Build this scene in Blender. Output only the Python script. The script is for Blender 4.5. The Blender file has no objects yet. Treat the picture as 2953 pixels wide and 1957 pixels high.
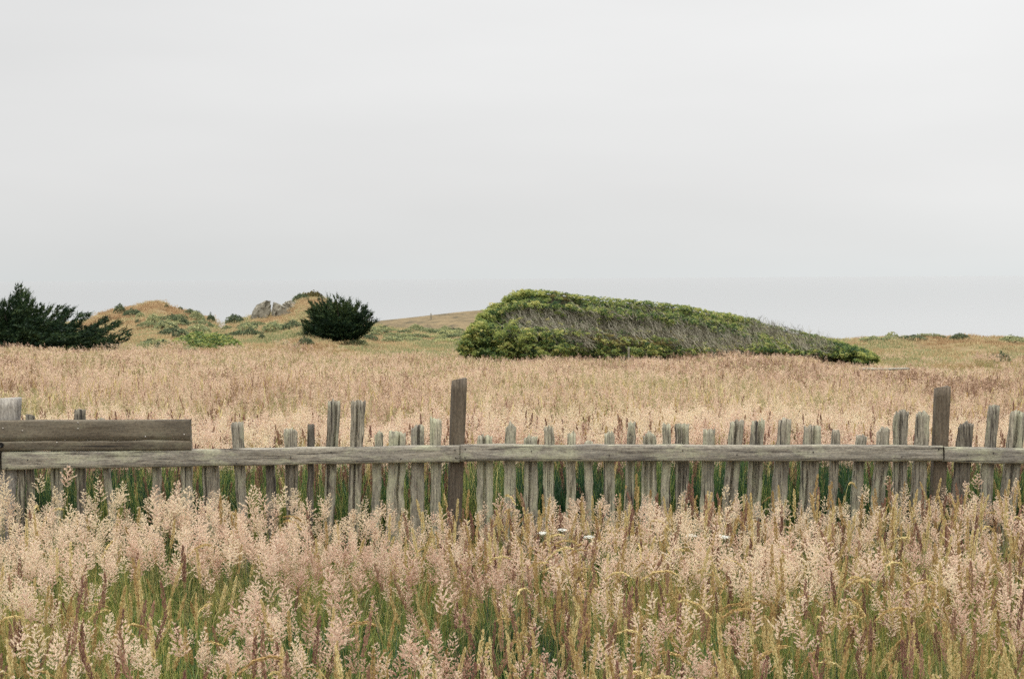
import bpy, math, random
import numpy as np
from mathutils import Vector, Matrix, noise as mnoise

random.seed(7); rng = np.random.default_rng(7)
sc = bpy.context.scene
COL = sc.collection
R = math.radians

# ------------------------------------------------------------------ camera
SW, SH = 2953.0, 1957.0                       # size of the photograph
LENS = 50.0; FPX = LENS/36.0*SW
CAMH = 1.70
cam_d = bpy.data.cameras.new('camera'); cam = bpy.data.objects.new('camera', cam_d); COL.objects.link(cam)
cam_d.lens = LENS; cam_d.sensor_width = 36.0; cam_d.clip_start = 0.05; cam_d.clip_end = 60000
cam_d.dof.use_dof = True; cam_d.dof.focus_distance = 7.7; cam_d.dof.aperture_fstop = 14.0
PITCH = math.atan(178.5/FPX); ROLL = R(0.34)
CM = (Matrix.Translation((0, 0, CAMH)) @ Matrix.Rotation(R(90)-PITCH, 4, 'X') @ Matrix.Rotation(-ROLL, 4, 'Z'))
cam.matrix_world = CM
sc.camera = cam

# ------------------------------------------------------------------ sky and sun (overcast)
w = bpy.data.worlds.new('World'); sc.world = w; w.use_nodes = True
nt = w.node_tree; nt.nodes.clear(); N = nt.nodes.new; L = nt.links.new
SUN_EL, SUN_AZ = R(74), R(205)                # azimuth from +Y towards +X
out = N('ShaderNodeOutputWorld'); bg = N('ShaderNodeBackground'); bg.inputs[1].default_value = 0.1
sky = N('ShaderNodeTexSky'); sky.sky_type = 'NISHITA'; sky.sun_disc = False
sky.sun_elevation = SUN_EL; sky.sun_rotation = SUN_AZ
tc = N('ShaderNodeTexCoord'); sep = N('ShaderNodeSeparateXYZ'); L(tc.outputs['Generated'], sep.inputs[0])
ramp = N('ShaderNodeValToRGB'); L(sep.outputs['Z'], ramp.inputs[0])
el = ramp.color_ramp.elements
def g(v, t=(1, 1, 1)): return (v*t[0], v*t[1], v*t[2], 1)
# cloud deck luminance by elevation (z of the direction), in tenths
stops = [(0.0, g(.728, (.975, 1.007, 1.004))), (0.02, g(.738, (.99, 1.004, .998))), (0.06, g(.755, (1, 1, .993))), (0.13, g(.795, (1, 1, .992))), (0.19, g(.815, (1, 1, .993))), (0.42, g(1.5)), (0.7, g(2.3)), (1.0, g(3.3))]
el[0].position, el[0].color = stops[0]; el[1].position, el[1].color = stops[-1]
for p, c in stops[1:-1]:
    e = el.new(p); e.color = c
mp = N('ShaderNodeMapping'); mp.inputs['Scale'].default_value = (1.0, 1.0, 5.0); L(tc.outputs['Generated'], mp.inputs[0])
nz = N('ShaderNodeTexNoise'); nz.inputs['Scale'].default_value = 2.2; nz.inputs['Detail'].default_value = 4; nz.inputs['Roughness'].default_value = .45
L(mp.outputs[0], nz.inputs['Vector'])
mr = N('ShaderNodeMapRange'); mr.inputs[1].default_value = .3; mr.inputs[2].default_value = .7; mr.inputs[3].default_value = .95; mr.inputs[4].default_value = 1.045
L(nz.outputs[0], mr.inputs[0])
mx = N('ShaderNodeMapRange'); L(sep.outputs['X'], mx.inputs[0])
mx.inputs[1].default_value = -.35; mx.inputs[2].default_value = .3; mx.inputs[3].default_value = 9.75; mx.inputs[4].default_value = 10.85
mm = N('ShaderNodeMath'); mm.operation = 'MULTIPLY'; L(mr.outputs[0], mm.inputs[0]); L(mx.outputs[0], mm.inputs[1])
sc10 = N('ShaderNodeVectorMath'); sc10.operation = 'SCALE'; L(ramp.outputs[0], sc10.inputs[0]); L(mm.outputs[0], sc10.inputs['Scale'])
mix = N('ShaderNodeMix'); mix.data_type = 'RGBA'; mix.inputs[0].default_value = .97
L(sky.outputs[0], mix.inputs[6]); L(sc10.outputs[0], mix.inputs[7])
L(mix.outputs[2], bg.inputs[0]); L(bg.outputs[0], out.inputs[0])

sd = bpy.data.lights.new('sun', 'SUN'); sd.energy = 1.5; sd.angle = R(14); sd.color = (1, .965, .91)
sun = bpy.data.objects.new('sun', sd); COL.objects.link(sun)
sdir = Vector((math.sin(SUN_AZ)*math.cos(SUN_EL), math.cos(SUN_AZ)*math.cos(SUN_EL), math.sin(SUN_EL)))
sun.rotation_euler = sdir.to_track_quat('Z', 'Y').to_euler(); sun.location = (0, 0, 30)

sc.view_settings.view_transform = 'Standard'; sc.view_settings.look = 'None'
sc.view_settings.exposure = 0.0; sc.view_settings.gamma = 1.0
sc.render.engine = 'CYCLES'
cy = sc.cycles
cy.max_bounces = 5; cy.diffuse_bounces = 3; cy.glossy_bounces = 2; cy.transmission_bounces = 3; cy.transparent_max_bounces = 6
cy.use_denoising = False
cy.sample_clamp_indirect = 4

# ------------------------------------------------------------------ helpers
CMi = CM.copy()
def at(px, py, Y):
    """a point of the photograph (source pixels) at depth Y in front of the camera, as a world point"""
    d = CMi.to_3x3() @ Vector(((px-SW/2)/FPX, -(py-SH/2)/FPX, -1.0))
    t = Y/d.y
    return Vector((d.x*t, Y, CAMH+d.z*t))

def set_props(o, label=None, cat=None, group=None, kind=None):
    if label: o['label'] = label
    if cat: o['category'] = cat
    if group: o['group'] = group
    if kind: o['kind'] = kind
    return o

def mesh_np(name, V, F, mats, mi=None, smooth=False, tint=None, tn='tint'):
    """V (n,3), F (m,k) uniform polygons"""
    V = np.asarray(V, dtype=np.float32); F = np.asarray(F, dtype=np.int32)
    me = bpy.data.meshes.new(name); k = F.shape[1]
    me.vertices.add(len(V)); me.vertices.foreach_set('co', V.ravel())
    me.loops.add(F.size); me.loops.foreach_set('vertex_index', F.ravel())
    me.polygons.add(len(F)); me.polygons.foreach_set('loop_start', np.arange(0, F.size, k, dtype=np.int32))
    for m in mats: me.materials.append(m)
    if mi is not None: me.polygons.foreach_set('material_index', np.asarray(mi, dtype=np.int32))
    if smooth: me.polygons.foreach_set('use_smooth', np.ones(len(F), dtype=bool))
    me.update(calc_edges=True)
    if tint is not None:
        a = me.attributes.new(tn, 'FLOAT', 'POINT'); a.data.foreach_set('value', np.asarray(tint, dtype=np.float32))
    return me

def obj(name, me, parent=None):
    o = bpy.data.objects.new(name, me); COL.objects.link(o)
    if parent: o.parent = parent
    return o

def empty(name, loc, **kw):
    o = bpy.data.objects.new(name, None); COL.objects.link(o); o.location = loc
    o.empty_display_size = .1
    return set_props(o, **kw)

# ------------------------------------------------------------------ materials
def new_mat(name):
    m = bpy.data.materials.new(name); m.use_nodes = True
    t = m.node_tree; t.nodes.clear()
    return m, t

def ramp_node(t, stops, fac=None, interp='LINEAR'):
    r = t.nodes.new('ShaderNodeValToRGB'); e = r.color_ramp.elements; r.color_ramp.interpolation = interp
    e[0].position = stops[0][0]; e[0].color = (*stops[0][1], 1)
    e[1].position = stops[-1][0]; e[1].color = (*stops[-1][1], 1)
    for p, c in stops[1:-1]:
        x = e.new(p); x.color = (*c, 1)
    if fac is not None: t.links.new(fac, r.inputs[0])
    return r

def leaf_mat(name, stops, transl=.3, attr='INSTANCER', rough=.7, gloss=0.0):
    """thin plant matter: diffuse + translucent, colour by the plant's own 'tint' value"""
    m, t = new_mat(name)
    a = t.nodes.new('ShaderNodeAttribute'); a.attribute_type = attr; a.attribute_name = 'tint'
    fac = a.outputs['Fac']
    if attr == 'INSTANCER':                     # each plant's own tint, varied a little from stalk to stalk
        c = t.nodes.new('ShaderNodeAttribute'); c.attribute_type = 'GEOMETRY'; c.attribute_name = 'cv'
        ma = t.nodes.new('ShaderNodeMath'); ma.operation = 'MULTIPLY_ADD'; ma.inputs[1].default_value = .8; t.links.new(c.outputs['Fac'], ma.inputs[0])
        sb = t.nodes.new('ShaderNodeMath'); sb.operation = 'SUBTRACT'; sb.inputs[1].default_value = .4; t.links.new(a.outputs['Fac'], sb.inputs[0])
        t.links.new(sb.outputs[0], ma.inputs[2]); fac = ma.outputs[0]
    r = ramp_node(t, stops, fac)
    d = t.nodes.new('ShaderNodeBsdfDiffuse'); tr = t.nodes.new('ShaderNodeBsdfTranslucent')
    t.links.new(r.outputs[0], d.inputs[0]); t.links.new(r.outputs[0], tr.inputs[0])
    x = t.nodes.new('ShaderNodeMixShader'); x.inputs[0].default_value = transl
    t.links.new(d.outputs[0], x.inputs[1]); t.links.new(tr.outputs[0], x.inputs[2])
    last = x
    if gloss:
        gl = t.nodes.new('ShaderNodeBsdfGlossy'); gl.inputs['Roughness'].default_value = .45
        y = t.nodes.new('ShaderNodeMixShader'); y.inputs[0].default_value = gloss
        t.links.new(x.outputs[0], y.inputs[1]); t.links.new(gl.outputs[0], y.inputs[2]); last = y
    o = t.nodes.new('ShaderNodeOutputMaterial'); t.links.new(last.outputs[0], o.inputs[0])
    return m

M = {}
M['plume'] = leaf_mat('pink_plume', [(0, (.44, .27, .19)), (.3, (.68, .49, .37)), (.62, (.80, .64, .485)), (1, (.80, .68, .48))], .48)
M['plume_far'] = leaf_mat('tan_plume', [(0, (.24, .15, .095)), (.25, (.57, .395, .285)), (.6, (.74, .565, .415)), (.85, (.68, .54, .36)), (1, (.33, .30, .14))], .42)
M['stem'] = leaf_mat('straw_stem', [(0, (.30, .22, .13)), (.5, (.36, .31, .14)), (1, (.24, .27, .10))], .2)
M['blade'] = leaf_mat('green_blade', [(0, (.015, .045, .02)), (.3, (.07, .145, .04)), (.55, (.22, .27, .065)), (.8, (.43, .40, .12)), (1, (.60, .47, .19))], .38, gloss=.03)  # darkest stop lowered for the shade in gaps between blades
M['gold'] = leaf_mat('gold_spike', [(0, (.40, .26, .11)), (.5, (.60, .46, .21)), (1, (.72, .61, .32))], .35)
M['purple'] = leaf_mat('purple_spike', [(0, (.19, .095, .075)), (.5, (.30, .165, .12)), (1, (.42, .26, .17))], .25)
M['hillgrass'] = leaf_mat('hill_grass', [(0, (.31, .195, .105)), (.3, (.45, .32, .18)), (.6, (.58, .45, .26)), (.82, (.44, .41, .22)), (1, (.24, .27, .13))], .35)
M['lupin'] = leaf_mat('shrub_leaf', [(0, (.025, .06, .026)), (.3, (.10, .165, .048)), (.6, (.33, .37, .10)), (1, (.58, .52, .20))], .38, 'GEOMETRY', gloss=.03)
M['lupin_dry'] = leaf_mat('shrub_leaf_dry', [(0, (.07, .06, .028)), (.5, (.17, .145, .055)), (1, (.30, .25, .10))], .3, 'GEOMETRY')
M['scrub'] = leaf_mat('scrub_leaf', [(0, (.055, .08, .05)), (.4, (.17, .205, .115)), (.7, (.36, .38, .20)), (1, (.54, .52, .27))], .3, 'GEOMETRY')
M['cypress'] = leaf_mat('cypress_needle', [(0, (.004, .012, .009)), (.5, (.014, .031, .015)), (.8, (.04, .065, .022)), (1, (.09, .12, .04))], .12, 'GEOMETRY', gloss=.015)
M['twig'] = leaf_mat('grey_twig', [(0, (.045, .04, .025)), (.5, (.18, .165, .115)), (1, (.40, .37, .285))], 0, 'GEOMETRY')
M['yarrow'] = leaf_mat('white_flower', [(0, (.8, .8, .72)), (1, (.82, .82, .76))], .2, 'GEOMETRY')

def wood(name, base, dark, light, lichen, axis='Z', lich_amt=.5, crack=.5, fine=1.0):
    """weathered timber, grain along one axis of the object"""
    m, t = new_mat(name); n = t.nodes.new; l = t.links.new
    tcx = n('ShaderNodeTexCoord')
    def nse(scale, stretch, det=6, rough=.6, off=0.0):
        p = n('ShaderNodeMapping'); s = [1, 1, 1]; s['XYZ'.index(axis)] = stretch
        p.inputs['Scale'].default_value = s; p.inputs['Location'].default_value = (off, off*.7, off*1.3)
        l(tcx.outputs['Object'], p.inputs[0])
        q = n('ShaderNodeTexNoise'); q.inputs['Scale'].default_value = scale; q.inputs['Detail'].default_value = det; q.inputs['Roughness'].default_value = rough
        l(p.outputs[0], q.inputs['Vector']); return q
    g1 = nse(85*fine, .075, 10, .78); g2 = nse(9, .25, 5, .6, 3.1); g3 = nse(16, .35, 6, .65, 7.7); g4 = nse(110*fine, .02, 4, .6, 5.5)
    r1 = ramp_node(t, [(.36, dark), (.48, base), (.62, light)], g1.outputs[0])
    r2 = ramp_node(t, [(.35, (.72, .72, .74)), (.65, (1.18, 1.16, 1.12))], g2.outputs[0])
    mu = n('ShaderNodeMix'); mu.data_type = 'RGBA'; mu.blend_type = 'MULTIPLY'; mu.inputs[0].default_value = 1
    l(r1.outputs[0], mu.inputs[6]); l(r2.outputs[0], mu.inputs[7])
    lm = n('ShaderNodeMapRange'); lm.inputs[1].default_value = .62-.22*lich_amt; lm.inputs[2].default_value = .72-.15*lich_amt; lm.inputs[4].default_value = .8
    l(g3.outputs[0], lm.inputs[0])
    ml = n('ShaderNodeMix'); ml.data_type = 'RGBA'; l(lm.outputs[0], ml.inputs[0]); l(mu.outputs[2], ml.inputs[6]); ml.inputs[7].default_value = (*lichen, 1)
    g5 = nse(150, .5, 4, .7, 9.9); r5 = ramp_node(t, [(.38, (.68, .66, .62)), (.5, (1, 1, 1)), (.64, (1.22, 1.21, 1.15))], g5.outputs[0])
    m5 = n('ShaderNodeMix'); m5.data_type = 'RGBA'; m5.blend_type = 'MULTIPLY'; m5.inputs[0].default_value = .8; l(ml.outputs[2], m5.inputs[6]); l(r5.outputs[0], m5.inputs[7])
    cr = n('ShaderNodeMapRange'); cr.inputs[1].default_value = .38+.05*crack; cr.inputs[2].default_value = .34+.05*crack; l(g4.outputs[0], cr.inputs[0])
    mc = n('ShaderNodeMix'); mc.data_type = 'RGBA'; l(cr.outputs[0], mc.inputs[0]); l(m5.outputs[2], mc.inputs[6]); mc.inputs[7].default_value = (.035, .03, .026, 1)
    b = n('ShaderNodeBsdfPrincipled'); b.inputs['Roughness'].default_value = .88
    b.inputs['Specular IOR Level'].default_value = .2
    l(mc.outputs[2], b.inputs['Base Color'])
    bp = n('ShaderNodeBump'); bp.inputs['Strength'].default_value = .6; bp.inputs['Distance'].default_value = .004
    l(g1.outputs[0], bp.inputs['Height']); l(bp.outputs[0], b.inputs['Normal'])
    o = n('ShaderNodeOutputMaterial'); l(b.outputs[0], o.inputs[0])
    return m
M['picket'] = wood('weathered_picket', (.215, .195, .155), (.032, .026, .020), (.37, .345, .275), (.34, .335, .235), 'Z', .55, .8)
M['picket_pale'] = wood('lichen_picket', (.275, .258, .20), (.045, .038, .028), (.43, .405, .31), (.39, .385, .265), 'Z', .75, .6)
M['picket_dark'] = wood('dark_picket', (.12, .106, .085), (.025, .02, .016), (.22, .20, .16), (.25, .245, .17), 'Z', .4, .9)
M['rail'] = wood('grey_rail', (.235, .215, .18), (.09, .078, .065), (.35, .325, .265), (.36, .355, .25), 'X', .6, .2)
M['board'] = wood('brown_board', (.135, .115, .085), (.09, .073, .052), (.165, .145, .11), (.17, .155, .11), 'X', .3, -.8, .45)
M['post'] = wood('brown_post', (.105, .085, .062), (.06, .048, .035), (.15, .125, .095), (.16, .145, .105), 'Z', .2, -.1)
M['post_grey'] = wood('grey_post', (.235, .22, .20), (.13, .12, .105), (.34, .32, .29), (.32, .305, .26), 'Z', .2, -.2)

def plain(name, col, rough=.8, metal=0):
    m, t = new_mat(name); b = t.nodes.new('ShaderNodeBsdfPrincipled'); b.inputs['Base Color'].default_value = (*col, 1)
    b.inputs['Roughness'].default_value = rough; b.inputs['Metallic'].default_value = metal
    nn = t.nodes.new('ShaderNodeTexNoise'); nn.inputs['Scale'].default_value = 90
    bp = t.nodes.new('ShaderNodeBump'); bp.inputs['Strength'].default_value = .3; bp.inputs['Distance'].default_value = .001
    t.links.new(nn.outputs[0], bp.inputs['Height']); t.links.new(bp.outputs[0], b.inputs['Normal'])
    o = t.nodes.new('ShaderNodeOutputMaterial'); t.links.new(b.outputs[0], o.inputs[0]); return m
M['nail'] = plain('nail_metal', (.45, .42, .38), .5, .7)
M['bolt'] = plain('bolt_iron', (.03, .028, .028), .6, .5)

def noise_mat(name, stops, scale=1.0, det=8, rough=.6, bump=.0, bdist=.02, stretch=(1, 1, 1)):
    m, t = new_mat(name); n = t.nodes.new; l = t.links.new
    tcx = n('ShaderNodeTexCoord'); p = n('ShaderNodeMapping'); p.inputs['Scale'].default_value = stretch; l(tcx.outputs['Object'], p.inputs[0])
    q = n('ShaderNodeTexNoise'); q.inputs['Scale'].default_value = scale; q.inputs['Detail'].default_value = det; q.inputs['Roughness'].default_value = rough
    l(p.outputs[0], q.inputs['Vector'])
    r = ramp_node(t, stops, q.outputs[0])
    b = n('ShaderNodeBsdfPrincipled'); b.inputs['Roughness'].default_value = .95; b.inputs['Specular IOR Level'].default_value = .1
    l(r.outputs[0], b.inputs['Base Color'])
    if bump:
        bp = n('ShaderNodeBump'); bp.inputs['Strength'].default_value = bump; bp.inputs['Distance'].default_value = bdist
        l(q.outputs[0], bp.inputs['Height']); l(bp.outputs[0], b.inputs['Normal'])
    o = n('ShaderNodeOutputMaterial'); l(b.outputs[0], o.inputs[0]); return m
M['soil'] = noise_mat('soil', [(.3, (.05, .05, .025)), (.5, (.11, .10, .045)), (.7, (.20, .16, .08))], 3, 10, .7, .5, .03)
M['hill'] = noise_mat('hill_soil', [(.3, (.09, .07, .035)), (.45, (.17, .12, .06)), (.6, (.22, .17, .09)), (.75, (.12, .12, .06))], .55, 12, .72, .6, .1)
M['headland'] = noise_mat('headland_turf', [(.34, (.05, .048, .03)), (.44, (.11, .088, .052)), (.52, (.17, .128, .07)), (.62, (.22, .165, .09)), (.72, (.12, .12, .06))], .32, 14, .78, 1, .35, (1, .5, 1.6))
M['rock'] = noise_mat('grey_rock', [(.38, (.035, .03, .022)), (.46, (.15, .138, .105)), (.56, (.25, .23, .18)), (.7, (.36, .33, .25))], 3.0, 14, .75, 1, .12)
M['bark'] = noise_mat('dark_bark', [(.3, (.03, .024, .018)), (.7, (.11, .09, .07))], 9, 8, .6, .8, .02, (1, 1, .25))

# ------------------------------------------------------------------ terrain
def interp(tab, x):
    xs = [a for a, _ in tab]; ys = [b for _, b in tab]
    return np.interp(x, xs, ys)
def horizon(px): return 809.0 - 17.5*px/SW + 1.0
EDGE = [(-600, 1008), (0, 1014), (400, 1020), (700, 1028), (1100, 1042), (1500, 1046), (1900, 1042), (2100, 1032), (2250, 1036), (2400, 1056), (2700, 1068), (3500, 1072)]
CREST = [(-700, 985), (-200, 965), (0, 955), (200, 936), (265, 924), (300, 906), (340, 893), (400, 884), (425, 875), (442, 870), (470, 878), (500, 889), (530, 899), (580, 912), (606, 922), (616, 936), (624, 960),
         (646, 962), (654, 946), (668, 930), (700, 925), (725, 915), (780, 906), (830, 893), (850, 874), (880, 854), (905, 849), (920, 855), (940, 870), (960, 882), (1000, 908), (1060, 934), (1120, 948), (1220, 955), (1340, 960), (1600, 968),
         (2300, 982), (2480, 981), (2560, 975), (2700, 973), (2867, 974), (2953, 984), (3100, 990), (3700, 1000)]
CDIST = [(-700, 100), (560, 100), (700, 106), (1100, 110), (1500, 105), (2200, 80), (2500, 74), (3700, 74)]
YE = 48.0
def s2(x): x = np.clip(x, 0, 1); return x*x*(3-2*x)
def fbm(x, y, f=1.0):
    return (np.sin(x*f*1.0+1.3*np.sin(y*f*.7))*.5 + np.sin(y*f*1.37+2.1*np.sin(x*f*.53+1))*.3 + np.sin((x+y)*f*2.1+.6)*.2)
def ground_z(x, y):
    x = np.asarray(x, float); y = np.asarray(y, float)
    px = np.clip(SW/2 + FPX*x/np.maximum(y, 1.0), -700, 3700)
    hz = horizon(px)
    se = (interp(EDGE, px)-hz)/FPX
    ze = CAMH - se*YE - .80                     # ground under the field's far edge
    near = np.where(y < 8.0, 0.0, (y-8)/(YE-8)*ze)
    yc = interp(CDIST, px); scr = (interp(CREST, px)-hz)/FPX
    zc = CAMH - scr*yc
    right = s2((px-2250)/350)
    dip = ze - .05 - .30*right
    ym = YE + 8
    a = s2((y-YE)/(ym-YE)); mid = ze*(1-a)+dip*a
    tt = np.clip((y-ym)/(yc-ym), 0, 1)
    far = dip + (zc-dip)*(0.35*tt + 0.65*tt**(1.5))
    far = far + fbm(x, y, .35)*.16*np.sin(tt*math.pi)
    ov = np.maximum(y-yc, 0)
    far = far - ov*.12 - ov**1.5*.06
    z = np.where(y < YE, near, np.where(y < ym, mid, far))
    z = z + np.where(y < YE, fbm(x, y, 1.1)*.025, 0)
    return np.maximum(z, -27.0)

us = np.linspace(-.72, .72, 420)
us = np.concatenate([[-3, -2, -1.3, -.95], us, [.95, 1.3, 2, 3]])
ys = np.concatenate([[-30, -10, -2], np.linspace(1, YE, 90), np.linspace(YE+.4, 125, 190), np.linspace(128, 260, 24)])
def ground_xyz(U, Y):
    XX = U*np.maximum(Y, 14)                    # keeps a real width near the camera
    return np.stack([XX, Y, ground_z(XX, Y)], -1)
U, Yg = np.meshgrid(us, ys)
P = ground_xyz(U, Yg)
nr, nc = U.shape
idx = np.arange(nr*nc).reshape(nr, nc)
Fq = np.stack([idx[:-1, :-1], idx[:-1, 1:], idx[1:, 1:], idx[1:, :-1]], -1).reshape(-1, 4)
fy = Yg[:-1, :-1].ravel()
gm = mesh_np('ground', P.reshape(-1, 3), Fq, [M['soil'], M['hill']], (fy > YE-1).astype(int), True)
set_props(obj('ground', gm), kind='structure')

# headland beyond, rising behind the bushes
HEAD = [(930, 962), (1000, 948), (1060, 932), (1100, 925), (1160, 919), (1240, 910), (1340, 899), (1420, 893), (1600, 890), (1900, 900), (2200, 960), (2300, 1010)]
hx = np.linspace(930, 2300, 200); hv = np.linspace(0, 1, 50)
V = []
for v in hv:
    for px in hx:
        yy = 150 + 75*v
        top = interp(HEAD, px); zt = CAMH-(top-horizon(px))/FPX*225
        zb = CAMH-(1010-horizon(px))/FPX*150
        x = (px-SW/2)/FPX*yy
        z = zb + (zt-zb)*(v**1.15) + .35*fbm(x, yy, .16)*math.sin(v*math.pi) + .12*fbm(x, yy, .8)*math.sin(min(1, v)*math.pi)
        V.append((x, yy, z))
for px in hx:                                   # far side falls to the sea
    x = (px-SW/2)/FPX*260; V.append((x, 262, -27))
nv, nh = len(hv)+1, len(hx)
idx = np.arange(nv*nh).reshape(nv, nh)
Fq = np.stack([idx[:-1, :-1], idx[:-1, 1:], idx[1:, 1:], idx[1:, :-1]], -1).reshape(-1, 4)
set_props(obj('headland', mesh_np('headland', V, Fq, [M['headland']], None, True)), kind='structure')

# sea
m, t = new_mat('sea_water'); n = t.nodes.new; l = t.links.new
tcx = n('ShaderNodeTexCoord'); p = n('ShaderNodeMapping'); p.inputs['Scale'].default_value = (.05, .12, 1); l(tcx.outputs['Object'], p.inputs[0])
q = n('ShaderNodeTexNoise'); q.inputs['Scale'].default_value = 1; q.inputs['Detail'].default_value = 6; l(p.outputs[0], q.inputs['Vector'])
bp = n('ShaderNodeBump'); bp.inputs['Strength'].default_value = .08; bp.inputs['Distance'].default_value = .6; l(q.outputs[0], bp.inputs['Height'])
b = n('ShaderNodeBsdfPrincipled'); b.inputs['Base Color'].default_value = (.185, .192, .192, 1); b.inputs['Roughness'].default_value = .12; b.inputs['IOR'].default_value = 1.33
l(bp.outputs[0], b.inputs['Normal']); o = n('ShaderNodeOutputMaterial'); l(b.outputs[0], o.inputs[0])
SEA = -26.0
me = mesh_np('sea', [(-30000, 60, SEA), (30000, 60, SEA), (30000, 32000, SEA), (-30000, 32000, SEA)], [(0, 1, 2, 3)], [m])
set_props(obj('sea', me), kind='structure')

# ------------------------------------------------------------------ grass prototypes (unlinked; used as instances of the grass)
class MB:
    def __init__(s): s.V = []; s.F = []; s.m = []; s.T = []
    def quad(s, a, b, c, d, m=0, t=0.5):
        k = len(s.V); s.V += [a, b, c, d]; s.F.append((k, k+1, k+2, k+3)); s.m.append(m); s.T += [t]*4
    def kite(s, base, tip, wid, m=0, t=.5, fold=.3):
        """folded leaf-like face"""
        ax = tip-base; ln = ax.length or 1e-6
        sd = ax.cross(Vector((random.gauss(0, 1), random.gauss(0, 1), random.gauss(0, 1))))
        sd.normalize(); up = ax.cross(sd)/ln
        mid = base+ax*.45
        k = len(s.V)
        s.V += [base, mid+sd*wid*.5+up*wid*fold, tip, mid-sd*wid*.5+up*wid*fold]
        s.F.append((k, k+1, k+2, k+3)); s.m.append(m); s.T += [t]*4
    def ribbon(s, pts, w0, w1, side, m=0, t=.5):
        n_ = len(pts)
        for i in range(n_-1):
            a = w0+(w1-w0)*i/(n_-1); b_ = w0+(w1-w0)*(i+1)/(n_-1)
            s.quad(pts[i]-side*a/2, pts[i]+side*a/2, pts[i+1]+side*b_/2, pts[i+1]-side*b_/2, m, t)
    def tube(s, pts, r0, r1, k=5, m=0, t=.5):
        n_ = len(pts); base = len(s.V)
        for i, p_ in enumerate(pts):
            d = (pts[min(i+1, n_-1)]-pts[max(i-1, 0)]); d.normalize()
            a = d.cross(Vector((.31, .9, .17))); a.normalize(); b_ = d.cross(a); r = r0+(r1-r0)*i/(n_-1)
            for j in range(k):
                an = 2*math.pi*j/k; s.V.append(p_+a*math.cos(an)*r+b_*math.sin(an)*r); s.T.append(t)
        for i in range(n_-1):
            for j in range(k):
                j2 = (j+1) % k; s.F.append((base+i*k+j, base+i*k+j2, base+(i+1)*k+j2, base+(i+1)*k+j)); s.m.append(m)
    def mesh(s, name, mats, smooth=False, tint=False):
        V = np.array([tuple(v) for v in s.V], dtype=np.float32)
        return mesh_np(name, V, np.array(s.F), mats, s.m, smooth, s.T, 'tint' if tint else 'cv')

def rv(a=1.0): return Vector((random.uniform(-a, a), random.uniform(-a, a), random.uniform(-a, a)))
def stem_curve(h, lean, az, n_=6, p0=Vector((0, 0, 0))):
    d = Vector((math.cos(az), math.sin(az), 0))
    return [p0 + Vector((0, 0, h*(i/n_))) + d*(lean*(i/n_)**2) for i in range(n_+1)]
def panicle(mb, p0, ax, ln, wd, dens=1.0, sp=.0120, m=0, loose=.5):
    """open pyramidal flower head: whorls of plump branchlets carrying small spikelets"""
    ax = ax.normalized(); a = ax.orthogonal().normalized(); b_ = ax.cross(a); tp = random.uniform(.25, .75)
    nn = max(6, int(ln/.0125)); ph = random.random()*6; c = p0.copy()
    bend = rv(.25)
    for i in range(nn):
        f = i/(nn-1); axi = (ax+bend*f).normalized()
        env = (min(1, f/.15)*.5+.5)*(1-f)**.8*wd + .005
        c = p0+(ax+bend*f*.5)*ln*f*.97
        kb = random.choice([3, 3, 4]) if f < .85 else 2
        for j in range(kb):
            ph += 2.4+random.uniform(-.5, .5)
            out_ = a*math.cos(ph)+b_*math.sin(ph)
            bl = env*random.uniform(.5, 1.2)
            d = (out_*1.0+axi*random.uniform(.15, .75)).normalized()
            ns = max(3, int(bl/.0038*dens)); tb_ = tp+random.uniform(-.15, .15)
            for q_ in range(ns):
                g_ = random.uniform(.12, 1.0)
                pos = c+d*bl*g_+axi*(g_*g_*bl*.2)+rv(.0018)
                dd = (d*.85+axi*.45+rv(loose*.7)).normalized()
                s_ = sp*random.uniform(.7, 1.25)
                mb.kite(pos, pos+dd*s_, s_*.46, m, tb_+random.uniform(-.08, .08)+.35*(g_-.5))
def proto_plume(i, near=True):
    mb = MB(); h = random.uniform(.54, .64); lean = random.uniform(.0, .09); az = random.uniform(0, 6.28)
    pts = stem_curve(h, lean, az); sd = Vector((math.sin(az), -math.cos(az), 0))
    mb.ribbon(pts, .0026, .0014, sd, 1); mb.ribbon(pts, .0026, .0014, Vector((math.cos(az), math.sin(az), 0)), 1)
    ax = (pts[-1]-pts[-2]).normalized()+rv(.08)
    ln = random.choice([random.uniform(.065, .09), random.uniform(.085, .14), random.uniform(.09, .15)])
    panicle(mb, pts[-1]-ax*.02, ax, ln, ln*random.uniform(.30, .52), 1.0)
    for k in range(random.choice([1, 2])):       # stem leaves
        f = random.uniform(.25, .7); q_ = pts[int(f*6)]; an = random.uniform(0, 6.28); dr = Vector((math.cos(an), math.sin(an), 0))
        lp = [q_, q_+dr*.03+Vector((0, 0, .05)), q_+dr*.08+Vector((0, 0, .07)), q_+dr*.13+Vector((0, 0, .05))]
        mb.ribbon(lp, .005, .001, Vector((-dr.y, dr.x, 0)), 1)
    return mb.mesh('grass_plume', [M['plume'], M['stem']])
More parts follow.
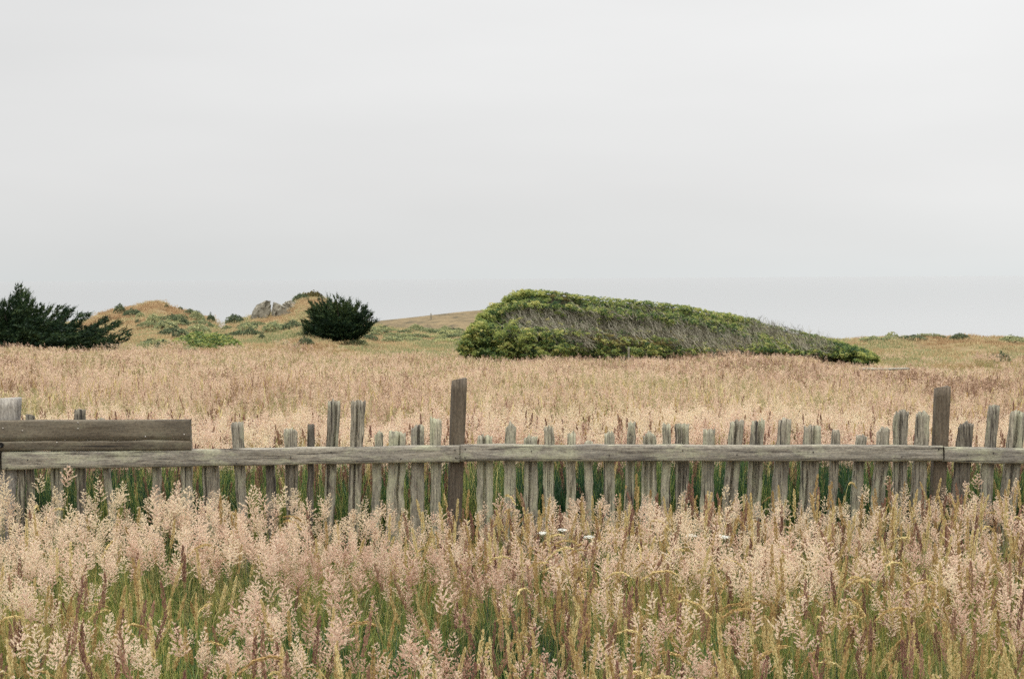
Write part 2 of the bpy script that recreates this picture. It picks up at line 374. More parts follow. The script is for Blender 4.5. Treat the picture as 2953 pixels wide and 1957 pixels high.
def proto_spike(kind):
    """narrow flower spike; kind 0 gold, 1 purple, 2 gold and arching over"""
    mb = MB(); h = random.uniform(.42, .60); az = random.uniform(0, 6.28); d = Vector((math.cos(az), math.sin(az), 0))
    if kind == 2:
        pts = [Vector((0, 0, 0)), Vector((0, 0, h*.5)), d*.02+Vector((0, 0, h*.8)), d*.05+Vector((0, 0, h*.93)), d*.085+Vector((0, 0, h*.985)), d*.125+Vector((0, 0, h)), d*.165+Vector((0, 0, h*.98)), d*.20+Vector((0, 0, h*.93))]
    else:
        pts = stem_curve(h, random.uniform(0, .10), az, 7)
    side = Vector((d.y, -d.x, 0)); st = 1
    mb.ribbon(pts, .0028, .0014, side, st); mb.ribbon(pts, .0028, .0014, d, st)
    ns = 95; k0 = .78 if kind != 2 else .60
    w_ = random.uniform(.0055, .0105)*(.6 if kind == 2 else 1)
    for i in range(ns):
        f = k0+(1-k0)*i/ns; t_ = f*(len(pts)-1); a_ = int(min(t_, len(pts)-2)); q_ = pts[a_].lerp(pts[a_+1], t_-a_)
        ax = (pts[a_+1]-pts[a_]).normalized(); g_ = (f-k0)/(1-k0)
        rr = w_*math.sin(math.pi*min(1, .12+g_*.86))**.6
        o_ = rv(1); o_ -= ax*o_.dot(ax); o_.normalize()
        mb.kite(q_+o_*rr*.4, q_+o_*rr+ax*.010, .0060, 0, random.random())
    return mb.mesh('grass_spike', [M['purple' if kind == 1 else 'gold'], M['stem']])
def proto_blades(nb=46, hmin=.22, hmax=.50, rad=.09, wd=.0066):
    mb = MB()
    for i in range(nb):
        r = rad*math.sqrt(random.random()); a = random.uniform(0, 6.28); p0 = Vector((r*math.cos(a), r*math.sin(a), 0))
        h = random.uniform(hmin, hmax); az = random.uniform(0, 6.28); d = Vector((math.cos(az), math.sin(az), 0))
        bend = random.uniform(.02, .16)*(1 if random.random() < .8 else 2)
        pts = [p0+d*bend*(f**2.2)+Vector((0, 0, h*(f-.22*f**3*bend/.1))) for f in (0, .3, .55, .78, 1)]
        tw = random.uniform(-1.2, 1.2); sd = Vector((-d.y*math.cos(tw)+d.x*math.sin(tw), d.x*math.cos(tw)+d.y*math.sin(tw), 0))
        mb.ribbon(pts, wd*random.uniform(.6, 1.2), .0008, sd, 0, random.uniform(.05, .95))
    return mb.mesh('grass_blades', [M['blade']])
def proto_far_patch(n_, size, h0, h1, mat_p, sp, ns=34, blade=30, hb=.45):
    """a patch of many flower heads for the field beyond the fence"""
    mb = MB()
    for i in range(n_):
        p0 = Vector((random.uniform(-size, size), random.uniform(-size, size), 0)); h = random.uniform(h0, h1)
        tp = min(.95, max(.05, random.gauss(.5, .26)))
        pts = stem_curve(h, random.uniform(0, .10), random.uniform(0, 6.28), 3, p0)
        mb.ribbon(pts, .004, .003, Vector((1, 0, 0)), 1, tp)
        u_ = random.random()
        if u_ < .80:
            ax = (pts[-1]-pts[-2]).normalized()+rv(.15)
            ln = random.uniform(.09, .16); wd = random.uniform(.024, .045)
            a = ax.orthogonal().normalized(); b_ = ax.cross(a)
            for q_ in range(ns):
                f = random.random()**1.2; ph = random.random()*6.28; r = wd*(1-f)**.8*random.uniform(.3, 1.1)
                o_ = a*math.cos(ph)+b_*math.sin(ph); pos = pts[-1]+ax*(ln*f-.03)+o_*r
                mb.kite(pos, pos+(o_+ax*.8+rv(.5)).normalized()*sp*random.uniform(.7, 1.3), sp*.45, 0, tp+random.uniform(-.08, .08))
        else:
            dr = Vector((random.uniform(-.03, .03), random.uniform(-.03, .03), .12))
            for q_ in range(6):
                c = pts[-1]-dr*.5+dr*q_/6
                mb.kite(c, c+dr*.45+rv(.006), .013, 4 if u_ < .88 else 2, tp)
    for i in range(blade):
        p0 = Vector((random.uniform(-size, size), random.uniform(-size, size), 0)); az = random.uniform(0, 6.28); d = Vector((math.cos(az), math.sin(az), 0))
        h = random.uniform(.5, 1)*hb
        mb.ribbon([p0, p0+Vector((0, 0, h*.6))+d*.03, p0+Vector((0, 0, h))+d*.12], .008, .002, Vector((-d.y, d.x, 0)), 3, random.uniform(.2, .9))
    return mb.mesh('grass_patch', [mat_p, M['stem'], M['gold'], M['blade'], M['purple']])
M['cover'] = leaf_mat('low_scrub_cover', [(0, (.06, .085, .045)), (.4, (.15, .185, .10)), (.7, (.29, .32, .17)), (1, (.46, .46, .22))], .3)
def proto_cover():
    mb = MB(); R_ = random.uniform(.35, .6)
    for i in range(170):
        a = random.random()*6.28; r = math.sqrt(random.random()); z = .36*R_/.5*math.sqrt(max(0, 1-r*r))*random.uniform(.5, 1)
        p_ = Vector((math.cos(a)*r*R_, math.sin(a)*r*R_, z)); up = (Vector((p_.x, p_.y, .6))+rv(.3)).normalized()
        for q_ in range(4): mb.kite(p_, p_+(up+rv(.8)).normalized()*.085, .04, 0, min(1, max(0, .2+z*1.4+random.uniform(-.2, .2))))
    return mb.mesh('scrub_tuft', [M['cover']])
def proto_hill_tuft(size=.5, n_=130, h=.15):
    mb = MB()
    for i in range(n_):
        p0 = Vector((random.gauss(0, size*.5), random.gauss(0, size*.5), -.03)); hh = h*random.uniform(.5, 1.25)
        tip = p0+Vector((random.gauss(.03, .05), random.gauss(0, .05), hh))
        mb.kite(p0, tip, random.uniform(.018, .035), 0, random.random(), fold=.1)
    return mb.mesh('hill_tuft', [M['hillgrass']])

def proto_coll(name, meshes):
    c = bpy.data.collections.new(name)
    for i, me in enumerate(meshes):
        o = bpy.data.objects.new('%s_%02d' % (name, i), me); c.objects.link(o)
    return c

def scatter(name, pts, rot, scl, var, tint, coll, label, cat='grass'):
    me = bpy.data.meshes.new(name); pts = np.asarray(pts, dtype=np.float32)
    me.vertices.add(len(pts)); me.vertices.foreach_set('co', pts.ravel())
    a = me.attributes.new('rot', 'FLOAT_VECTOR', 'POINT'); a.data.foreach_set('vector', np.asarray(rot, dtype=np.float32).ravel())
    a = me.attributes.new('scl', 'FLOAT_VECTOR', 'POINT'); a.data.foreach_set('vector', np.asarray(scl, dtype=np.float32).ravel())
    a = me.attributes.new('var', 'INT', 'POINT'); a.data.foreach_set('value', np.asarray(var, dtype=np.int32))
    a = me.attributes.new('tint', 'FLOAT', 'POINT'); a.data.foreach_set('value', np.asarray(tint, dtype=np.float32))
    me.update()
    o = obj(name, me)
    ng = bpy.data.node_groups.new(name+'_nodes', 'GeometryNodeTree')
    ng.interface.new_socket('Geometry', in_out='INPUT', socket_type='NodeSocketGeometry')
    ng.interface.new_socket('Geometry', in_out='OUTPUT', socket_type='NodeSocketGeometry')
    n = ng.nodes.new; l = ng.links.new
    gi = n('NodeGroupInput'); go = n('NodeGroupOutput'); ip = n('GeometryNodeInstanceOnPoints')
    ci = n('GeometryNodeCollectionInfo'); ci.inputs['Collection'].default_value = coll
    ci.inputs['Separate Children'].default_value = True; ci.inputs['Reset Children'].default_value = True
    def na(nm, dt):
        q = n('GeometryNodeInputNamedAttribute'); q.data_type = dt; q.inputs['Name'].default_value = nm; return q.outputs[0]
    l(gi.outputs[0], ip.inputs['Points']); l(ci.outputs[0], ip.inputs['Instance']); ip.inputs['Pick Instance'].default_value = True
    l(na('var', 'INT'), ip.inputs['Instance Index']); l(na('rot', 'FLOAT_VECTOR'), ip.inputs['Rotation']); l(na('scl', 'FLOAT_VECTOR'), ip.inputs['Scale'])
    l(ip.outputs[0], go.inputs[0])
    md = o.modifiers.new('instances', 'NODES'); md.node_group = ng
    return set_props(o, label, cat, kind='stuff')

def vnoise(x, y, f, seed=0):
    """smooth random field in 0..1"""
    return np.array([mnoise.noise(Vector((a*f+seed*17.3, b*f-seed*9.1, seed*3.7))) for a, b in zip(x, y)])*.5+.5

nb = 8; npl = 18; nsp = 12
near_coll = proto_coll('near_grass', [proto_plume(i) for i in range(npl)] + [proto_spike(0) for i in range(5)] + [proto_spike(1) for i in range(3)] + [proto_spike(2) for i in range(4)] + [proto_blades() for i in range(nb)]
                       + [proto_blades(32, .48, .68, .07, .0062) for i in range(4)])
I_GOLD, I_PUR, I_ARC, I_BL, I_TALL = npl, npl+5, npl+8, npl+12, npl+12+nb

class Acc:
    def __init__(s): s.p = []; s.r = []; s.s = []; s.v = []; s.t = []
    def add(s, x, y, z, rot, scl, var, tint):
        s.p.append((x, y, z)); s.r.append(rot); s.s.append(scl if isinstance(scl, tuple) else (scl,)*3); s.v.append(var); s.t.append(tint)
    def extend(s, X, Y, tilt, S, V_, T):
        Z = ground_z(X, Y)
        for i in range(len(X)):
            s.add(X[i], Y[i], Z[i], (rng.normal(0, tilt), rng.normal(0, tilt), rng.uniform(0, 6.28)), S[i], int(V_[i]), float(T[i]))

def region(n_, y0, y1, margin=1.6, k=.44):
    """random ground points of the wedge the camera could see, uniform by area"""
    y = rng.uniform(y0, y1, n_*3); x = rng.uniform(-1, 1, n_*3)
    ymax = y1*k+margin; half = y*k+margin
    keep = rng.uniform(0, 1, n_*3) < half/ymax
    y = y[keep]; x = x[keep]*half[keep]
    return x[:n_], y[:n_]
def area(y0, y1, margin=1.6, k=.44): return (y1-y0)*((y0+y1)*k+2*margin)

FY = 7.66     # the line of the pickets
# --- meadow in front of the fence
A = Acc()
y0, y1 = 2.6, 7.56
ar = area(y0, y1)
# blades
n_ = int(ar*75); X, Y = region(n_, y0, y1)
T = .53+.62*(vnoise(X, Y, 1.4, 1)-.5)*1.9+rng.normal(0, .10, len(X)); S = rng.uniform(.7, 1.08, len(X))
A.extend(X, Y, .10, S, I_BL+rng.integers(0, nb, len(X)), np.clip(T, 0, 1))
# gold / purple / arching spikes
n_ = int(ar*205); X, Y = region(n_, y0, y1); d = vnoise(X, Y, .8, 5)
keep = rng.uniform(0, 1, len(X)) < s2((d-.30)/.3)*.85+.15; X = X[keep]; Y = Y[keep]
u = rng.uniform(0, 1, len(X)); pz = vnoise(X, Y, 1.3, 9)
V_ = np.where(u < .66, I_GOLD+rng.integers(0, 5, len(X)), np.where(u < .84+.14*s2((pz-.35)/.3), I_PUR+rng.integers(0, 3, len(X)), I_ARC+rng.integers(0, 4, len(X))))
A.extend(X, Y, .14, rng.uniform(.72, 1.12, len(X)), V_, rng.uniform(0, 1, len(X)))
# plumes
n_ = int(ar*250); X, Y = region(n_, y0, y1); d = vnoise(X, Y, 2.3, 2)*.55+vnoise(X, Y, 5.5, 3)*.45
nearf = s2((Y-5.7)/.8)
thr = .548-.185*nearf
keep = rng.uniform(0, 1, len(X)) < .07+.93*s2((d-thr+.06)/.14); X = X[keep]; Y = Y[keep]; nearf = nearf[keep]
H = .64+.28*vnoise(X, Y, .9, 4)+rng.normal(0, .085, len(X))+.20*s2((.1-X)/1.5)*nearf*s2((vnoise(X, Y, 1.8, 7)-.38)/.3)-.10*nearf
T = vnoise(X, Y, .7, 6)*1.1+.06+rng.normal(0, .13, len(X))
A.extend(X, Y, .10, np.clip(H, .55, 1.2), rng.integers(0, npl, len(X)), np.clip(T, 0, 1))
scatter('meadow_grass', A.p, A.r, A.s, A.v, A.t, near_coll, 'flowering meadow grass with pink plumes in front of the fence')
print('front', len(A.p))

# --- field behind the fence
B = Acc()
y0, y1 = 7.78, 13.0; ar = area(y0, y1, 1.3)
n_ = int(ar*45); X, Y = region(n_, y0, y1, 1.3)
T = .12+.45*vnoise(X, Y, .9, 11)+rng.normal(0, .13, len(X))
B.extend(X, Y, .08, rng.uniform(.85, 1.15, len(X)), I_BL+rng.integers(0, nb, len(X)), np.clip(T, 0, 1))
n_ = int(area(7.72, 9.5, 1.3)*230); X, Y = region(n_, 7.74, 9.5, 1.3)     # tall dark green grass along the fence, tint lowered for shade among the stems
B.extend(X, Y, .06, rng.uniform(.95, 1.18, len(X)), I_TALL+rng.integers(0, 4, len(X)), np.clip(-.04+1.3*(vnoise(X, Y, 2.4, 12)-.35)+rng.normal(0, .26, len(X)), -.3, 1))
n_ = int(ar*190); X, Y = region(n_, y0, y1, 1.3); d = vnoise(X, Y, 1.2, 13)
keep = rng.uniform(0, 1, len(X)) < (.25+.75*s2((d-.33)/.2))*s2((Y-8.45)/.5); X = X[keep]; Y = Y[keep]
T = vnoise(X, Y, .6, 14)*.9+.5*(vnoise(X, Y, 2.6, 19)-.5)+.15-.28*(Y < 9.4)+rng.normal(0, .14, len(X))+.02*(Y-8)
B.extend(X, Y, .10, np.clip(.98+.30*(vnoise(X, Y, 2.0, 15)-.5)+.2*(vnoise(X, Y, .7, 18)-.5)+rng.normal(0, .06, len(X)), .75, 1.25), rng.integers(0, npl, len(X)), np.clip(T, 0, 1))
n_ = int(ar*95); X, Y = region(n_, y0, y1, 1.3); d = vnoise(X, Y, 1.0, 16)
keep = rng.uniform(0, 1, len(X)) < .3+.7*s2((d-.5)/.15)
X = X[keep]; Y = Y[keep]
V_ = np.where(rng.uniform(0, 1, len(X)) < .75, I_PUR+rng.integers(0, 3, len(X)), I_GOLD+rng.integers(0, 5, len(X)))
B.extend(X, Y, .14, rng.uniform(1.05, 1.30, len(X)), V_, rng.uniform(0, .9, len(X)))
scatter('tall_grass', B.p, B.r, B.s, B.v, B.t, near_coll, 'tall pink flowering grass growing right behind the picket fence')
print('behind', len(B.p))

far_coll = proto_coll('far_grass', [proto_far_patch(34, .30, .42, .72, M['plume_far'], .016, 46) for i in range(8)] + [proto_far_patch(64, .50, .42, .74, M['plume_far'], .032, 18, 24) for i in range(8)])
C = Acc()
for (a0, a1, dn, b0) in ((12.6, 22, 6.0, 0), (22, 49, 1.9, 8), (49, 66, 1.7, 8)):
    n_ = int(area(a0, a1, 1.5)*dn); X, Y = region(n_, a0, a1, 1.5)
    if a0 > 40: keep = rng.uniform(0, 1, len(X)) < 1.05-(Y-49)/15+.9*(vnoise(X, Y, .3, 24)-.5); X = X[keep]; Y = Y[keep]
    T = .50+.9*(vnoise(X, Y, .16, 21)-.5)+1.3*(vnoise(X, Y, .7, 22)-.5)+1.2*(vnoise(X, Y, 2.4, 26)-.5)+rng.normal(0, .10, len(X))+.002*(Y-12)
    H = .86+.22*vnoise(X, Y, .4, 23)+.40*(vnoise(X, Y, 2.2, 25)-.5)+.25*(vnoise(X, Y, .9, 27)-.5)+rng.normal(0, .05, len(X))-.02*np.maximum(Y-49, 0)
    C.extend(X, Y, .05, [(1, 1, float(h)) for h in H], b0+rng.integers(0, 8, len(X)), np.clip(T, 0, 1))
scatter('field_grass', C.p, C.r, C.s, C.v, C.t, far_coll, 'wide field of tan pink seeding grass stretching towards the bushes')
print('far', len(C.p))

hill_coll = proto_coll('hill_grass', [proto_hill_tuft() for i in range(6)] + [proto_cover() for i in range(4)])
D = Acc()
n_ = int(area(50, 112, 2)*3.6); X, Y = region(n_, 50, 112, 2.0)
pxx = SW/2+FPX*X/Y; keep = Y < interp(CDIST, pxx)+1.0; X = X[keep]; Y = Y[keep]; pxx = pxx[keep]
orange = s2((700-pxx)/250)*s2((Y-66)/20)
T = .56+1.2*(vnoise(X, Y, .12, 31)-.5)+.9*(vnoise(X, Y, .6, 32)-.5)+.45*s2((vnoise(X, Y, .28, 33)-.56)/.08)+rng.normal(0, .1, len(X))-.30*orange+.06
D.extend(X, Y, .1, [(1, 1, float(rng.uniform(.6, 1.3))) for _ in X], rng.integers(0, 6, len(X)), np.clip(T, 0, 1))
n_ = 9000; X, Y = region(n_, 64, 110, 0); pxx = SW/2+FPX*X/Y
zc_ = np.array([float(ground_z(a, b)) for a, b in zip(X, Y)]); pyy = horizon(pxx)+(CAMH-zc_)/Y*FPX
def box(x0_, x1_, y0_, y1_): return ((pxx > x0_) & (pxx < x1_) & (pyy > y0_) & (pyy < y1_))
zone = box(430, 640, 918, 1000) | box(640, 880, 942, 975) | box(990, 1360, 950, 1000) | box(540, 625, 905, 950) | box(2470, 3100, 960, 985)
dn = vnoise(X, Y, .45, 41)
keep = (Y < interp(CDIST, pxx)-.4) & zone & (dn > .54) & (rng.uniform(0, 1, len(X)) < .30)
X = X[keep]; Y = Y[keep]
D.extend(X, Y, .05, [(float(a), float(a), float(b)) for a, b in zip(rng.uniform(.6, 1.5, len(X)), rng.uniform(.5, .95, len(X)))], 6+rng.integers(0, 4, len(X)), np.clip(rng.normal(.62, .22, len(X)), 0, 1))
scatter('hill_grass', D.p, D.r, D.s, D.v, D.t, hill_coll, 'short dry orange turf mixed with low grey green scrub covering the hills')
print('hill', len(D.p))

# ------------------------------------------------------------------ fence
fence_base = at(1320, 1700, 7.64); fence_base.z = 0
fence = empty('picket_fence', fence_base, label='old weathered wooden picket fence with uneven grey stakes crossing the grass meadow', cat='fence')
def loc(v): return Vector(v)-fence_base

def timber(name, mat, A0, A1, B0, B1, y0, y1, n_along=30, wob=.0028, parent=fence, groove=None, nails=(), along='x', nailmat='nail'):
    """sawn timber between end edges A (A0 top/left, A1 bottom/right) and B; front face at y0, back face y1; closed mesh with slight wear"""
    V = []; ks = [0, .06, .25, .5, .75, .94, 1]
    if groove: ks = sorted(set(ks+[groove-.008, groove, groove+.008]))
    nk = len(ks)
    sd = random.random()*50
    for i in range(n_along+1):
        f = i/n_along; a = A0.lerp(B0, f); b_ = A1.lerp(B1, f)
        for side in (0, 1):
            rng_ = ks if side == 0 else ks[::-1]
            for k in rng_:
                p_ = a.lerp(b_, k); e = 1 if k in (0, 1) else 0
                o1 = mnoise.noise(Vector((f*9+sd, k*2, side)))*wob*2.2; o2 = mnoise.noise(Vector((f*22+sd, k*5+9, side)))*wob
                yy = (y0 if side == 0 else y1) + (o1 if side == 0 else 0) + (e*.004 if side == 0 else 0)
                if groove and side == 0 and abs(k-groove) < .004: yy += .007
                q = Vector((p_.x, yy, p_.z))
                if groove and side == 0 and abs(k-groove) < .02: q.z += mnoise.noise(Vector((f*7+sd, 4, 4)))*.010+mnoise.noise(Vector((f*23+sd, 4, 4)))*.004
                if e:
                    if along == 'x': q.z += (o2+o1)*(1 if k == 0 else -1)
                    else: q.x += (o2+o1)*(1 if k == 0 else -1)
                V.append(loc(q))
    m_ = 2*nk; F = []
    for i in range(n_along):
        for j in range(m_):
            j2 = (j+1) % m_; F.append((i*m_+j, i*m_+j2, (i+1)*m_+j2, (i+1)*m_+j))
    for e in (0, n_along):
        for j in range(nk-1):
            q = (e*m_+j, e*m_+j+1, e*m_+m_-2-j, e*m_+m_-1-j)
            F.append(q if e == 0 else q[::-1])
    mi = [0]*len(F)
    for (nx, nz) in nails:                      # nail heads, slightly proud
        k = len(V); c = loc(Vector((nx, y0-.003, nz)))
        ring = [c+Vector((math.cos(a)*.0035, 0, math.sin(a)*.0035)) for a in np.linspace(0, 2*math.pi, 8, endpoint=False)]
        V += ring+[r+Vector((0, .006, 0)) for r in ring]
        F += [(k, k+1, k+2, k+3), (k, k+3, k+4, k+7), (k+4, k+5, k+6, k+7)]
        F += [(k+j, k+8+j, k+8+(j+1) % 8, k+(j+1) % 8) for j in range(8)]; mi += [1]*11
    me = mesh_np(name, np.array([tuple(v) for v in V]), np.array(F), [mat, M[nailmat]], mi)
    return obj(name, me, parent)

YR = 7.60   # rail front face
def railat(x, y): return at(x, y, YR)
def nails_at(*pp): return [tuple((lambda v: (v.x, v.z))(railat(a, b_))) for a, b_ in pp]
def A2(l_, t_, b_, Y=YR): return at(l_, t_, Y), at(l_, b_, Y)
a0, a1 = A2(5, 1303, 1354); b0, b1 = A2(1325.5, 1284.5, 1331.5)
timber('rail', M['rail'], a0, a1, b0, b1, YR, YR+.038, 60, nails=nails_at((80, 1325), (20, 1348), (1312, 1297), (1314, 1319), (1156, 1322), (955, 1302), (1030, 1326), (838, 1318), (682, 1334)), nailmat='bolt')
a0, a1 = A2(1327.5, 1282, 1329.5); b0, b1 = A2(2719, 1284, 1329)
timber('rail', M['rail'], a0, a1, b0, b1, YR-.004, YR+.034, 60, nails=nails_at((1342, 1294), (1341, 1318), (2706, 1295), (2706, 1318), (1532, 1300), (1757, 1312), (1968, 1298), (2125, 1310), (2345, 1302), (2600, 1316)), nailmat='bolt')
a0, a1 = A2(2724, 1289, 1333); b0, b1 = A2(3900, 1312, 1352)
timber('rail', M['rail'], a0, a1, b0, b1, YR+.004, YR+.042, 50, nails=nails_at((2736, 1301), (2735, 1322), (2790, 1310), (2866, 1306)), nailmat='bolt')
a0, a1 = A2(-900, 1318, 1368); b0, b1 = A2(-1, 1304, 1355)
timber('rail', M['rail'], a0, a1, b0, b1, YR+.002, YR+.040, 40)
a0, a1 = A2(-520, 1214, 1301); b0, b1 = A2(548, 1210, 1297); b1.x += .008
nl = [tuple((lambda v: (v.x, v.z))(railat(px, py))) for px, py in ((10, 1234), (66, 1241), (226, 1235), (165, 1275), (420, 1258), (532, 1252), (226, 1218))]
bd = timber('board', M['board'], a0, a1, b0, b1, YR-.006, YR+.030, 50, .001, groove=.68, nails=nl)
bd['label'] = 'wide brown board nailed above the rail'

def post(tl, tr, top_l, top_r, bl, br, yb, mat, depth=.089, side_w=0.0, Y=YR+.040):
    """square post; tl,tr pixels at top, bl,br pixels at row yb; side_w = pixel width of the visible left face"""
    T0 = at(tl+side_w, top_l, Y); T1 = at(tr, top_r, Y); B0 = at(bl+side_w, yb, Y); B1 = at(br, yb, Y)
    k = (T0.z+.08)/(T0.z-B0.z); B0 = T0.lerp(B0, k); k = (T1.z+.08)/(T1.z-B1.z); B1 = T1.lerp(B1, k)
    T2 = at(tl, top_l+2, Y+depth); T3 = T1.copy(); T3.y += depth; T3.x = T2.x+(T1.x-T0.x)
    rows = 24; V = []; sd = random.random()*40
    c4 = [T0, T1, T3, T2]; off = [Vector((0, 0, 0)), B1-T1, B1-T1, B0-T0]; off[0] = B0-T0
    nsub = 5
    for i in range(rows+1):
        f = i/rows
        cs = [c4[j]+off[j]*f for j in range(4)]
        for j in range(4):
            for s_ in range(nsub):
                p_ = cs[j].lerp(cs[(j+1) % 4], s_/nsub)
                cen = (cs[0]+cs[2])/2; d = (p_-cen); d.z = 0
                w_ = mnoise.noise(Vector((p_.x*40, sd+f*6, j+s_*.3)))*.0022 - (.003 if s_ == 0 else 0)
                if i == 0: w_ -= .002
                V.append(loc(p_+d.normalized()*w_))
    m_ = 4*nsub; F = []
    for i in range(rows):
        for j in range(m_):
            j2 = (j+1) % m_; F.append((i*m_+j2, i*m_+j, (i+1)*m_+j, (i+1)*m_+j2))
    # top cap as strips between front row and back row
    fr = list(range(0, nsub+1)); bk = [3*nsub - s_ for s_ in range(nsub+1)]
    me_F = F
    for s_ in range(nsub): me_F.append((fr[s_], fr[s_+1], bk[s_+1], bk[s_]))
    # side slivers of the cap
    for s_ in range(1, nsub-1):
        pass
    V.append(sum((V[i] for i in range(m_)), Vector())/m_+Vector((0, 0, .001))); c_ = len(V)-1
    for j in range(0, m_, 2): me_F.append((j, (j+1) % m_, (j+2) % m_, c_))
    me_F = [f for k_, f in enumerate(me_F) if not (len(F)-nsub-m_//2 <= k_ < len(F)-m_//2)]
    me = mesh_np('post', np.array([tuple(v) for v in V]), np.array(me_F), [mat])
    return obj('post', me, fence)
post(1300, 1349, 1095, 1091, 1290, 1336, 1400, M['post'], side_w=7)
post(2691, 2744, 1117, 1115, 2680, 2730, 1400, M['post'], side_w=11)
pl_ = post(-55, 64, 1149, 1149, -78, 45, 1450, M['post_grey'], depth=.12); pl_['label'] = 'thick pale grey post behind the long board'
post(3990, 4040, 1130, 1128, 3975, 4022, 1400, M['post'], side_w=10)

def picket(tl, tr, top, bl, br, yb=1400, mat='picket', shape='flat', split=0.0, Y=YR+.044, thick=.030, slope=0):
    """split stake: pixel edges at its top and at row yb; grooves run down its face"""
    T0 = at(tl, top, Y); T1 = at(tr, top, Y); B0 = at(bl, yb, Y); B1 = at(br, yb, Y)
    k0 = (T0.z+.06)/(T0.z-B0.z); G0 = T0.lerp(B0, k0); G1 = T1.lerp(B1, k0)
    wmin = .55*(T1.x-T0.x)
    if G1.x-G0.x < wmin: c = (G1.x+G0.x)/2; G0.x = c-wmin/2; G1.x = c+wmin/2
    rows = 34; sd = random.random()*90
    us_ = [0, .04, .12, .22, .33, .44, .55, .66, .77, .87, .96, 1]; spl = []
    if split:
        for c_ in ([random.uniform(.35, .65)] if T1.x-T0.x < .06 or random.random() < .5 else [random.uniform(.2, .4), random.uniform(.55, .8)]):
            hw = .0062/(T1.x-T0.x)*split; us_ = [u_ for u_ in us_ if abs(u_-c_) > hw*1.9]+[c_-hw*1.5, c_-hw*.8, c_+hw*.8, c_+hw*1.5]; spl.append((c_-hw, c_+hw, random.uniform(-.4, .35), random.uniform(.3, .9)))
        us_ = sorted(us_)
    nc_ = len(us_)
    gro = [mnoise.noise(Vector((us_[j]*11+sd, 0, 0)))*.012 + mnoise.noise(Vector((us_[j]*28+sd, 5, 0)))*.008 for j in range(nc_)]
    sj = random.randint(4, 8)
    jag = [mnoise.noise(Vector((j*1.1, sd, 3)))*.018 + random.uniform(-.006, .006) for j in range(nc_)]
    s0 = random.uniform(-.1, .4); s1 = s0+random.uniform(.4, .9)
    V = []
    for i in range(rows+1):
        f = i/rows
        a = T0.lerp(G0, f); b_ = T1.lerp(G1, f)
        wb = mnoise.noise(Vector((f*7, sd, 1)))*.005; wl = mnoise.noise(Vector((f*16, sd, 2)))*.0055; wr = mnoise.noise(Vector((f*16, sd, 7)))*.0055
        front = []; back = []
        for j in range(nc_):
            u_ = us_[j]; p_ = a.lerp(b_, u_)
            x = p_.x+wb+wl*(1-u_)+wr*u_; y = Y+gro[j]*(.7+.6*mnoise.noise(Vector((f*3, j, sd))))+.0008
            e = abs(u_-.5)*2; y += .008*max(0, e-.7)/.3
            z = p_.z
            for (c0_, c1_, s0, sl) in spl:
                if c0_ < u_ < c1_ and s0 < f < s0+sl: y += .024*min(1, (f-s0)*12, (s0+sl-f)*12)
            if i == 0:
                z += jag[j]
                if shape == 'round': z -= .024*e**2.5
                if shape == 'point': z -= .034*e
                if shape == 'flat': z -= .004*e**3
                z += slope*(u_-.5)*.01
                y += .002
            elif i == 1: z = min(z, V[j].z+fence_base.z-.004) if False else z
            front.append(Vector((x, y, z))); back.append(Vector((x, Y+thick+.003*math.sin(j+sd), z-(0.002 if i == 0 else 0))))
        V += [loc(v) for v in front]+[loc(v) for v in back[::-1]]
    m_ = 2*nc_; F = []
    # first body row sits below the lowest jag
    for j in range(m_):
        lo = V[j].z; nxt = V[m_+j]
        if nxt.z > lo-.003: V[m_+j] = Vector((nxt.x, nxt.y, lo-.003))
    for i in range(rows):
        for j in range(m_):
            j2 = (j+1) % m_; F.append((i*m_+j, i*m_+j2, (i+1)*m_+j2, (i+1)*m_+j))
    for j in range(nc_-1): F.append((j+1, j, m_-1-j, m_-2-j))
    me = mesh_np('picket', np.array([tuple(v) for v in V]), np.array(F), [M[mat]])
    return obj('picket', me, fence)

